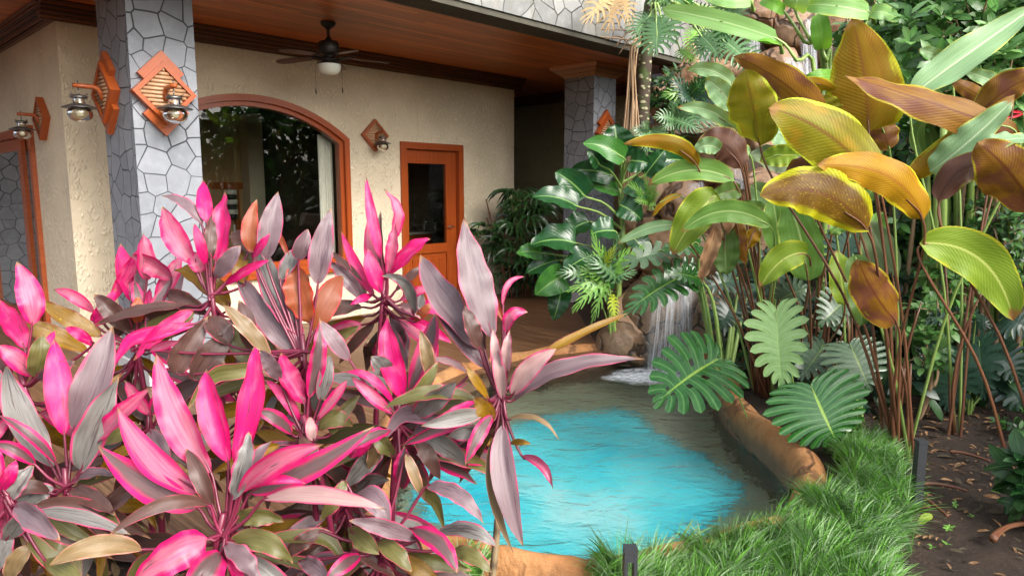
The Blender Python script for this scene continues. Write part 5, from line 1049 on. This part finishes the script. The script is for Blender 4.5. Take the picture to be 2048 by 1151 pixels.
split_plant('fern', 'yellow green fern at the foot of the upper falls', 'fern', (1585, 215), 7.6, [(1575,195,a,b,w,dict(lob)) for a, b, w in ((1532,150,24),(1548,142,24),(1570,145,26),(1590,150,24),(1615,158,24),(1625,178,26),(1600,185,26),(1540,178,24),(1560,165,26))], 49, ['fern_yellow', 'fern_yellow', 'fern_bright'], sr=.007, grounded=False)
split_plant('philodendron', 'spreading split leaf philodendron below the trunk with pale shining fingers', 'philodendron', (1345, 290), 7.5, [(1350,240,a,b,w,dict(lob, droop=.35, mat='split_grey')) for a, b, w in ((1440,250,44),(1420,222,36),(1400,262,40),(1370,258,36),(1310,235,40),(1325,258,34),(1390,205,34),(1345,205,30))] + [(1300,262,a,b,w,dict(lob, mat='split_grey', droop=.3)) for a, b, w in ((1262,262,26),(1268,290,28),(1290,305,30),(1318,298,30),(1335,270,28),(1285,245,24))], 50, ['split_grey'], grounded=False)
split_plant('philodendron', 'dark split leaf philodendron in the shade between trunk and cascade', 'philodendron', (1390, 230), 8.0, [(1380,190,a,b,w,dict(lob, mat=m)) for a, b, w, m in ((1340,160,40,'monstera_dark'),(1440,180,50,'monstera_leaf'),(1420,150,40,'monstera_leaf'),(1360,200,44,'monstera_dark'),(1450,215,50,'monstera_dark'),(1330,190,40,'fern_bright'),(1400,170,40,'monstera_leaf'))] , 51, ['monstera_dark'], grounded=False)
# ---------------------------------------------------------------- tree philodendron with scarred trunk and air roots
tp = thing('tree_philodendron', 'tree philodendron with scarred trunk, hanging air roots and deeply cut leaves at the roof corner', 'philodendron', W(1278, 420, 7.8)); tp.location.z = float(terrain(tp.location.x, tp.location.y))
rt_ = random.Random(21); TR = [tp.location.copy(), W(1280, 330, 7.8), W(1284, 230, 7.75), W(1290, 120, 7.7), W(1300, 20, 7.65), W(1316, -40, 7.6)]
m = MB(); cv = curve(TR, 40); m.tube(cv, [.085 - .02 * i / 40 + .008 * (i % 2) for i in range(41)], 10); tr_ = m.build('trunk', M['root_bark'], tp)
tt = NT('scarred_trunk'); c_ = tt.coord('Object'); vor = tt.n('TexVoronoi', feature='F1'); tt.put(vor, 'Vector', tt.coord('Object', (1, 1, 1.6))); vor.inputs['Scale'].default_value = 12
sc_ = tt.math('SUBTRACT', 1.0, tt.step(vor.outputs['Distance'], .18, .42)); M['scarred_trunk'] = tt.set(col=tt.mix(sc_, tt.mix(tt.step(tt.noise(c_, 5, 4), .45, .6), (.05, .032, .02), (.055, .085, .02)), (.34, .32, .19)), rough=.8, normal=tt.bump(sc_, .6, .02)); tr_.data.materials[0] = M['scarred_trunk']
for k in range(9):
    x0, x1 = 1262 + rt_.uniform(-4, 14), 1246 + k * 4.2; m = MB(); D = 7.55 + rt_.uniform(-.1, .1); m.tube(curve([W(x0 + 10, 80, D + .1), W(x0, 105, D), W((x0 + x1) / 2 + rt_.uniform(-3, 3), 190, D), W(x1, 285, D), W(x1 - 4, 420, D + .1)], 14), rt_.uniform(.007, .012), 5); m.build('air_root', M['root_bark'], tp)
for k in range(6):
    m = MB(); D = 7.5; x, y = 1240 + rt_.uniform(-25, 25), 70 + rt_.uniform(-12, 25); m.tube(curve([W(1285, 70, 7.65), W(1265, 62 + k * 6, D), W(x, y, D), W(x - rt_.uniform(0, 25), y + rt_.uniform(-10, 34), D)], 12), .007, 5); m.build('air_root', M['root_bark'], tp)
big = dict(nl=11, solid=.16, finger=.40, slant=.55, tipw=.5, fold=.1)
for bx, by, tx, ty, w, mt, dd, bow in ((1312,40,1312,108,100,'split_grey',-.35,0),(1300,30,1268,75,70,'split_grey',-.2,0),(1322,35,1345,82,64,'split_grey',-.3,0),(1402,72,1440,118,64,'split_grey',-.1,1),(1410,70,1400,116,54,'split_grey',0,1),(1420,72,1468,60,60,'monstera_leaf',.1,1),(1450,22,1490,36,70,'split_grey',.2,1),(1395,60,1378,95,44,'fern_bright',.15,1),(1380,10,1330,-15,80,'monstera_leaf',.1,0),(1430,15,1480,-25,80,'split_grey',.2,0),(1340,0,1295,-30,80,'split_grey',-.1,0),(1385,50,1420,20,60,'monstera_leaf',.3,0),(1360,100,1392,125,40,'fern_bright',.3,1),(1445,80,1500,130,70,'split_grey',.2,1),(1480,100,1512,150,56,'split_grey',.2,1)):
    D = 7.5 + dd; mb = MB(); mx, my = px_mid(bx, by, tx, ty, rt_, .03); P = [W(bx, by, D), W(mx, my, D - .1), W(tx, ty, D - .18)]; lobed(mb, P, w / F * D, 11, .16, .55, 'heart', 1, .1, R(rt_.uniform(-15, 15)), 0, rt_, .4, 0, .3, False, 7, .5)
    A = W(1308, 12, 7.62); mb.tube(curve([A, W((1308 + bx) / 2, min(12, by) - 4, D), P[0], P[1]], 10), [.017 - .0012 * i for i in range(11)], 6, 1, False); mb.build('leaf', [M[mt], M['green_stalk']], tp)
for bx, by, tx, ty, w in ((1232,-12,1170,45,64),(1240,-10,1215,62,72),(1245,-8,1258,50,50)):
    D = 7.2; mb = MB(); P = [W(bx, by, D), W((bx + tx) / 2, (by + ty) / 2 - 6, D - .05), W(tx, ty, D - .1)]; lobed(mb, P, w / F * D, 10, .1, .42, 'heart', 1, .1, 0, 0, rt_, .3, 0, .45, False, 7, .35)
    mb.tube(curve([W(1308, 0, 7.6), W(1275, -30, D), P[0], P[1]], 8), [.012 - .001 * i for i in range(9)], 6, 1, False); mb.build('dead_leaf', [M['straw_leaf'], M['straw_leaf']], tp)
# ---------------------------------------------------------------- lady palm in the recess
rh = thing('lady_palm', 'dark bushy lady palm with fan leaves at the end of the stucco wall', 'palm', W(1040, 572, 9.9)); rh.location.z = 0
rr_ = random.Random(33); s = MB()
for k in range(9):
    a = rr_.uniform(0, 6.28); q = rh.location + Vector((.2 * math.cos(a), .12 * math.sin(a), 0)); stalk(s, [q, q + Vector((.1 * math.cos(a), 0, .6)), q + Vector((.28 * math.cos(a), .1 * math.sin(a), rr_.uniform(.9, 1.4)))], .014, .01, 0, 6)
s.build('stem', M['reed_stalk'], rh)
for k in range(64):
    px, py = rr_.gauss(1040, 36), rr_.uniform(378, 560); lim = 72 * math.sin(max(.25, min(1, (py - 355) / 110)) * 1.57); px = max(1040 - lim - 12, min(1040 + lim, px)); D = 9.75 + rr_.uniform(-.4, .3); c0 = W(px, py, D); mb = MB(); nf = rr_.randint(6, 9); ax = Vector((px - 1040, 0, 0)).normalized() if abs(px - 1040) > 2 else Vector((1, 0, 0)); base = (ax * rr_.uniform(.2, .9) + Vector((0, rr_.uniform(-1, -.2), rr_.uniform(-.3, .5)))).normalized()
    side = base.cross(Vector((0, 0, 1))).normalized(); upv = side.cross(base)
    for f in range(nf):
        a = R(-75 + 150 * f / (nf - 1)); dv = base * math.cos(a) + side * math.sin(a); Lf = rr_.uniform(.24, .36); tip = c0 + dv * Lf - Vector((0, 0, Lf * rr_.uniform(.15, .5))); mid_ = c0 + dv * Lf * .55 + upv * .02
        blade(mb, [c0, mid_, tip], .042, 'strap', .2, R(rr_.uniform(-30, 30)), 0, 0, 1, 5, rr_, .5)
    mb.tube([rh.location + Vector((0, 0, .3)) + (c0 - rh.location) * .45, c0], .005, 4, 1, False); mb.build('leaf', [M['palm_leaf'], M['green_stalk']], rh)
# ---------------------------------------------------------------- shrubs, background greenery, grass, litter
def bush(name, label, cat, blobs, size, mats, seed, n=160, k=7, trunk=None, wd=.42, shape='oval', group=None, spread=(.45, 1.15)):
    "blobs: px, py, d, radius m; whorls of leaves at twig ends through each blob"
    r_ = np.random.RandomState(seed); b0 = blobs[0]; g = W(b0[0], b0[1], b0[2]); g.z = float(terrain(g.x, g.y)); t = thing(name, label, cat, g, 0, group); parts = []; tw = MB()
    for (px, py, d, rad) in blobs:
        c = W(px, py, d); nn = max(6, int(n * rad ** 2 * 4)); v = r_.normal(0, 1, (nn, 3)); v /= np.linalg.norm(v, axis=1, keepdims=True); q = r_.uniform(.25, 1.0, nn)[:, None] ** .55; P = np.array(c) + v * q * rad * np.array([1, .8, .95])
        Ax = v * .8 + np.array([0, -.35, .75]) + r_.normal(0, .25, (nn, 3)); parts.append(rosettes(P, Ax, r_, k, size, tmpl(1, wd, .22, .15, 1, 4, shape, .12), spread))
        for i in range(0, nn, 3): 
            e = Vector(P[i]); tw.tube([c + (e - c) * .1 - Vector((0, 0, rad * .5)), c.lerp(e, .6), e], [.008, .006, .004], 4, 0, False)
        low = Vector((c.x, c.y + .1, float(terrain(c.x, c.y + .1)) - .05)); tw.tube(curve([low, low.lerp(c, .5) + Vector((.05, 0, 0)), c], 6), [.02, .02, .018, .016, .014, .012, .01], 6)
    for i, mt in enumerate(mats):
        pass
    V, Fq, U = merge(parts); idn = np.floor(U[Fq[:, 0], 0]).astype(int); mi = (idn * 7919 % 13 >= 13 - 13 // max(1, len(mats)) * (len(mats) - 1)).astype(int) if len(mats) > 1 else None
    npbuild('foliage', V, Fq, U, [M[x] for x in mats], t, mi); tw.build('branches', M['root_bark'], t); return t
bush('shrub', 'glossy leaved shrub with pale shoots filling the top right corner', 'shrub', [(1850, 90, 5.6, .45), (1950, 60, 5.4, .45), (1780, 60, 5.9, .4), (1900, 190, 5.5, .45), (2010, 150, 5.2, .45), (1960, 260, 5.5, .4), (2040, 40, 5.4, .4), (1830, 10, 6, .4), (1760, 20, 6.2, .3)], .135, ['shrub_leaf', 'shrub_pale'], 61, 55, 7)
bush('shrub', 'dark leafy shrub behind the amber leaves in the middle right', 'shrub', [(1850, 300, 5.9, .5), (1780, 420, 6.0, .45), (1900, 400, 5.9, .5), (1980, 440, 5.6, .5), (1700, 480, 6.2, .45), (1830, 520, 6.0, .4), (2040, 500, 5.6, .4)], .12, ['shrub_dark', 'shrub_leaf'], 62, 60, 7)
bush('shrub', 'low shrub of rounded light green whorls beside the clustered stems', 'shrub', [(1880, 620, 4.6, .16), (1860, 700, 4.5, .17), (1900, 560, 4.9, .2), (1830, 640, 4.9, .16), (1930, 520, 4.9, .18)], .085, ['shrub_leaf', 'shrub_pale'], 63, 150, 6, wd=.5)
bush('shrub', 'small dark leaved plant at the lower right frame edge', 'shrub', [(2072, 930, 3.1, .11), (2080, 1000, 3.0, .11)], .13, ['shrub_dark', 'philodendron_leaf'], 64, 220, 6, wd=.5)
bush('shrub', 'fine leaved shrub at the right edge above the dark split leaves', 'shrub', [(2010, 480, 4.9, .22), (1990, 420, 5.0, .2), (2045, 560, 4.8, .2), (2050, 850, 4.2, .15)], .06, ['shrub_leaf', 'shrub_dark'], 65, 200, 6)
bush('shrub', 'leafy shrub behind the middle calathea stems', 'shrub', [(1560, 640, 5.6, .35), (1480, 700, 5.8, .28), (1650, 620, 5.4, .35), (1600, 520, 6.0, .35), (1720, 650, 5.4, .3), (1520, 540, 6.2, .28), (1780, 600, 5.6, .35)], .11, ['shrub_dark', 'monstera_dark'], 66, 60, 6)
bush('shrub', 'dark leafy creeper on the rocks right of the scarred trunk', 'shrub', [(1335, 180, 8.4, .26), (1350, 310, 8.0, .22), (1400, 200, 8.5, .24), (1260, 300, 8.2, .16)], .10, ['shrub_dark', 'shrub_leaf'], 67, 170, 6)
# thick green canes at the right
gc = thing('ginger_clump', 'clump of thick pale green ginger canes behind the dark split leaves', 'ginger', W(1930, 760, 5.3)); gc.location.z = float(terrain(gc.location.x, gc.location.y)); rg = random.Random(5)
for px in (1868, 1884, 1898, 1916, 1934, 1948, 1962, 1984, 2002, 2022, 2040, 1852):
    D = 5.3 + rg.uniform(-.25, .3); x1 = px + rg.uniform(-14, 14); a = W(px, 700, D); a.z = float(terrain(a.x, a.y)) - .03; m = MB(); m.tube(curve([a, W(px, 600, D), W((px + x1) / 2, 450, D), W(x1, rg.uniform(240, 330), D)], 12), [rg.uniform(.03, .045) * (1 - .035 * i) for i in range(13)], 9); m.build('cane', M['cane_green'], gc)
    if rg.random() < .8:
        m = MB(); blade(m, [W(x1, 320, D), W(x1 + rg.uniform(-25, 25), 270, D), W(x1 + rg.uniform(-60, 60), 230, D - .1)], .11, 'lance', .2, R(rg.uniform(-30, 30)), 0, .03, 3, 12, rg); m.build('leaf', M['deep_leaf'], gc)
rbx = thing('heliconia', 'red heliconia bract on its stalk at the right frame edge', 'heliconia', W(2060, 420, 4.9)); rbx.location.z = float(terrain(rbx.location.x, rbx.location.y)); m = MB()
stalk(m, [rbx.location, W(2062, 400, 4.9), W(2050, 260, 4.9), W(2046, 225, 4.9)], .012, .008); m.build('stem', M['green_stalk'], rbx)
for (tx, ty, bx, by) in ((2010, 216, 2046, 224), (2004, 234, 2048, 227)):
    m = MB(); blade(m, [W(bx, by, 4.9), W((bx + tx) / 2, (by + ty) / 2 + 4, 4.85), W(tx, ty, 4.85)], .022, 'lance', .8, 0, 0, 0, 2, 8); m.build('bract', M['red_bract'], rbx)
# the mass of greenery on the hill behind and beside (nobody could count it)
def mass(name, cx, fn, n, seed, mats, size, wd=.4):
    r_ = np.random.RandomState(seed); P = fn(r_, n); D = r_.normal(0, 1, (n, 3)); D[:, 2] -= .25; N_ = np.array([-.25, -.55, .9]) + r_.normal(0, .55, (n, 3)); parts = [scatter(tmpl(1, wd, .3, .15, 1, 4, 'oval'), orient(D, N_), P, size * r_.uniform(.5, 1.4, n))]
    V, Fq, U = merge(parts); mi = (np.floor(U[Fq[:, 0], 0]).astype(int) * 31 % len(mats)); o = npbuild(name, V, Fq, U, [M[x] for x in mats], None, mi, loc=cx); return tag(o, kind='stuff')
def hillpts(r_, n):
    x = r_.uniform(2.5, 9.5, n * 2); y = r_.uniform(6.2, 11.8, n * 2); keep = ~((x < 4.4 + .0 * y) & (y > 6.2) & (x < 1.55 + .27 * y)) ; x = x[keep][:n]; y = y[keep][:n]
    return np.stack([x, y, terrain(x, y) + r_.uniform(.05, 1.0, len(x)) ** 1.0], -1)
def hp(r_, n):
    P = hillpts(r_, n * 2)[:n]; 
    while len(P) < n: P = np.concatenate([P, hillpts(r_, n)])[:n]
    return P
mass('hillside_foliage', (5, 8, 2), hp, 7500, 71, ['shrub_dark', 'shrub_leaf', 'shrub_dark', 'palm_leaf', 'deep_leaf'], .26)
def wall_pts(r_, n):
    a = r_.uniform(0, 1, n); x = 4.4 + 2.4 * a + r_.uniform(0, 1.5, n); y = -1.5 + 9.5 * r_.uniform(0, 1, n); x = np.maximum(x, 2.9 + .42 * y + .3); z = r_.uniform(.1, 3.2, n); return np.stack([x, y, z], -1)
mass('garden_thicket', (6, 3, 1.5), wall_pts, 5200, 72, ['shrub_leaf', 'shrub_dark', 'deep_leaf', 'shrub_dark', 'green_leaf'], .34)
def low_pts(r_, n):
    x = r_.uniform(1.9, 5.0, n); y = r_.uniform(4.6, 7.0, n); return np.stack([x, y, terrain(x, y) + r_.uniform(.02, .35, n)], -1)
mass('ground_cover', (3, 5.5, 0), low_pts, 1500, 73, ['shrub_dark', 'monstera_dark', 'palm_leaf'], .15)
def top_pts(r_, n):
    x = r_.uniform(1.9, 7.5, n); y = r_.uniform(10.8, 12.6, n); z = r_.uniform(3.6, 6.8, n); return np.stack([x, y, z], -1)
mass('distant_foliage', (4, 11.5, 4), top_pts, 3500, 74, ['shrub_leaf', 'shrub_dark', 'deep_leaf', 'shrub_pale'], .36)
def dPq(x, y): return np.sqrt(((x[:, None] - PN[None, ::4, 0]) ** 2 + (y[:, None] - PN[None, ::4, 1]) ** 2)).min(1)
# mondo grass along the pool rim
def grass(name, outline, n, seed, hmin, hmax, lean=None):
    r_ = np.random.RandomState(seed); O = np.array([[p.x, p.y] for p in outline]); lo, hi = O.min(0), O.max(0); x = r_.uniform(lo[0], hi[0], n * 4); y = r_.uniform(lo[1], hi[1], n * 4); k = inpoly(x, y, O) & ~inpoly(x, y); k &= (dPq(x, y) > np.where(y > 3.3, .28, .10)); x = x[k][:n]; y = y[k][:n]; n = len(x)
    cl = np.stack([np.round(x / .13), np.round(y / .13)], -1); h = np.sin(cl[:, 0] * 12.9898 + cl[:, 1] * 78.233) * 43758.5; h1 = h - np.floor(h); h2 = h * 3.7 - np.floor(h * 3.7); cx = (cl[:, 0] + (h1 - .5) * .7) * .13; cy = (cl[:, 1] + (h2 - .5) * .7) * .13
    ox, oy = x - cx, y - cy; a = np.arctan2(oy, ox) + r_.normal(0, .5, n); L = r_.uniform(hmin, hmax, n) * (.75 + .5 * h1); NS = 6; ts = np.linspace(0, 1, NS + 1); out = r_.uniform(.35, 1.05, n); drp = r_.uniform(.35, 1.0, n)
    lx, ly = lean if lean else (0, 0); hx = np.cos(a) * out + lx; hy = np.sin(a) * out + ly; V = np.zeros((n, NS + 1, 2, 3)); w0 = r_.uniform(.0030, .0052, n); px_, py_ = -np.sin(a + 1.2), np.cos(a + 1.2)
    bx = cx + ox * .45; by = cy + oy * .45; bz = terrain(bx, by) + .04 * np.clip(dPq(bx, by) * 3, 0, 1)
    for i, t in enumerate(ts):
        xx = bx + hx * L * t * (.35 + .65 * t); yy = by + hy * L * t * (.35 + .65 * t); zz = bz + L * (t * 1.05 - drp * .62 * t * t * np.minimum(1, np.hypot(hx, hy))); w = w0 * (1 - t ** 2.2) + .0004
        for s_ in (0, 1): q = (s_ * 2 - 1) * w; V[:, i, s_] = np.stack([xx + px_ * q, yy + py_ * q, np.maximum(zz, bz + .004)], -1)
    base = np.arange(n)[:, None, None] * (NS + 1) * 2; I = np.arange(NS)[None, :, None] * 2; Fq = (base + I + np.array([0, 1, 3, 2])[None, None, :]).reshape(-1, 4); U = np.zeros((n, NS + 1, 2, 2)); U[..., 0] = .25 + .5 * np.arange(2)[None, None, :] + (np.arange(n) % 997)[:, None, None]; U[..., 1] = ts[None, :, None]
    mi = np.repeat((r_.uniform(0, 1, n) < .33).astype(int), NS); o = npbuild(name, V.reshape(-1, 3), Fq, U.reshape(-1, 2), [M['grass_blade'], M['grass_pale']], None, mi, loc=(float(x.mean()), float(y.mean()), 0)); return tag(o, kind='stuff')
def gp(*pts): return closed([G(x, y, 0).to_2d().to_3d() for x, y in pts], 4)
grass('mondo_grass', gp((1190, 1120), (1330, 1100), (1480, 1062), (1590, 1015), (1625, 960), (1630, 905), (1690, 880), (1770, 905), (1800, 970), (1815, 1060), (1790, 1140), (1740, 1230), (1500, 1260), (1230, 1260)), 15000, 81, .12, .20, (.0, -.10))
grass('grass_tuft', gp((905, 1135), (950, 1125), (965, 1170), (915, 1185)), 260, 82, .12, .2)
# bollards, edging, litter
bo = thing('path_light', 'short dark bollard light with a slot standing in the grass at the bottom edge', 'bollard', G(1256, 1290, 0)); p = W(1256, 1092, bo.location.y); h = p.z; m = MB(); L0 = lambda x, y, z: Vector((x, y, z))
m.box(L0, -.021, -.010, -.021, .021, 0, h); m.box(L0, .010, .021, -.021, .021, 0, h); m.box(L0, -.0099, .0099, -.0205, .0205, h - .045, h - .001); m.build('post', M['black_plastic'], bo, local=True, bevel=.003)
be = thing('path_light', 'slim dark bollard light at the back edge of the mondo grass', 'bollard', G(1832, 1010, 0)); p = W(1832, 884, be.location.y); h = p.z; m = MB(); m.box(L0, -.02, .02, -.02, .02, 0, h); m.box(L0, -.023, .023, -.023, .023, h, h + .012); m.build('post', M['black_plastic'], be, local=True, bevel=.003)
rl = random.Random(17)
def log(name, label, pts, r0, mat, lump=.15):
    m = MB(); cv = curve(pts, 24); m.tube(cv, [r0 * (1 + lump * mnoise.noise(p * 9)) * (1 - .4 * i / 24) for i, p in enumerate(cv)], 9); o = m.build(name, mat, loc=pts[0]); return tag(o, label, 'branch')
simple('bark', (.055, .042, .022), .9, 0, .5, .7, 18)
log('fallen_log', 'mossy fallen log lying on the soil behind the tall stems', [W(1815, 812, 5.0), W(1880, 835, 4.9), W(1950, 850, 4.8), W(2060, 880, 4.6)], .06, M['bark'])
for x, y, x2, y2, lab in ((1985, 1080, 2060, 1050, 'thick reddish root at the lower right corner of the soil'), (1845, 970, 1935, 985, 'thin brown stick on the soil right of the slim bollard'), (1850, 1000, 1895, 1035, 'short bent twig on the soil beside the grass'), (1900, 905, 1980, 925, 'dark stick half buried under dry leaves')):
    a, b = G(x, y, 0), G(x2, y2, 0); mm = (a + b) / 2 + Vector((0, .03, .012)); log('stick', lab, [a + Vector((0, 0, .008)), mm, b + Vector((0, 0, .01))], .011 if x != 1985 else .016, M['reed_stalk'])
def litter(r_, n):
    x = r_.uniform(1.55, 3.6, n * 3); y = r_.uniform(2.3, 5.2, n * 3); k = (x > 1.5 + .1 * y) & ~inpoly(x, y); x, y = x[k][:n], y[k][:n]; return np.stack([x, y, terrain(x, y) + r_.uniform(.004, .02, len(x))], -1)
r_ = np.random.RandomState(5); P = litter(r_, 1300); D = r_.normal(0, 1, P.shape); D[:, 2] *= .12; N_ = np.array([0, 0, 1.0]) + r_.normal(0, .25, P.shape); parts = [scatter(tmpl(1, .3, .1, .5, 1, 4, 'lance'), orient(D, N_), P, r_.uniform(.012, .065, len(P)) * (1 + .6 * (r_.uniform(0, 1, len(P)) < .08)))]; V, Fq, U = merge(parts)
tag(npbuild('leaf_litter', V, Fq, U, [M['dry_leaf'], M['bark'], M['tan_leaf']], None, (np.floor(U[Fq[:, 0], 0]).astype(int) % 9 > 4).astype(int) + (np.floor(U[Fq[:, 0], 0]).astype(int) % 29 == 0), loc=(2.5, 3.5, 0)), kind='stuff')
P = litter(np.random.RandomState(8), 150); P = P[(P[:, 1] < 3.4)][:110]; Ax = np.tile([0, 0, 1.0], (len(P), 1)) + r_.normal(0, .2, P.shape); V, Fq, U = rosettes(P + [0, 0, .01], Ax, r_, 5, .022, tmpl(1, .5, .2, .1, 1, 3), (.7, 1.2)); tag(npbuild('weeds', V, Fq, U, [M['fern_bright']], None, None, loc=(2.3, 3, 0)), kind='stuff')
fl = MB(); a, b = G(1838, 1048, .02), G(1866, 1032, .05); blade(fl, [a, (a + b) / 2 + Vector((0, 0, .015)), b], .035, 'oval', .2, 0, 0, 0); tag(fl.build('fallen_leaf', M['lime_leaf'], loc=a), 'yellow green fallen leaf on the dark soil by the slim bollard', 'leaf')
# bits of leaf and stalk litter on the bed under the cordylines
def bedp(r_, n):
    x = r_.uniform(-2.2, .35, n * 3); y = r_.uniform(1.2, 3.0, n * 3); k = ~inpoly(x, y) & (dPq(x, y) > .32); x, y = x[k][:n], y[k][:n]; return np.stack([x, y, np.full(len(x), -.02)], -1)
def dPq(x, y): return np.sqrt(((x[:, None] - PN[None, ::4, 0]) ** 2 + (y[:, None] - PN[None, ::4, 1]) ** 2)).min(1)
P = bedp(np.random.RandomState(4), 900); D = r_.normal(0, 1, P.shape); D[:, 2] *= .1; N_ = np.array([0, 0, 1.0]) + r_.normal(0, .3, P.shape); V, Fq, U = merge([scatter(tmpl(1, .28, .1, .4, 1, 4, 'lance'), orient(D, N_), P, r_.uniform(.05, .25, len(P)))])
tag(npbuild('bed_litter', V, Fq, U, [M['dry_leaf'], M['tan_leaf'], M['dark_leaf']], None, np.floor(U[Fq[:, 0], 0]).astype(int) % 3, loc=(-.8, 2, 0)), kind='stuff')
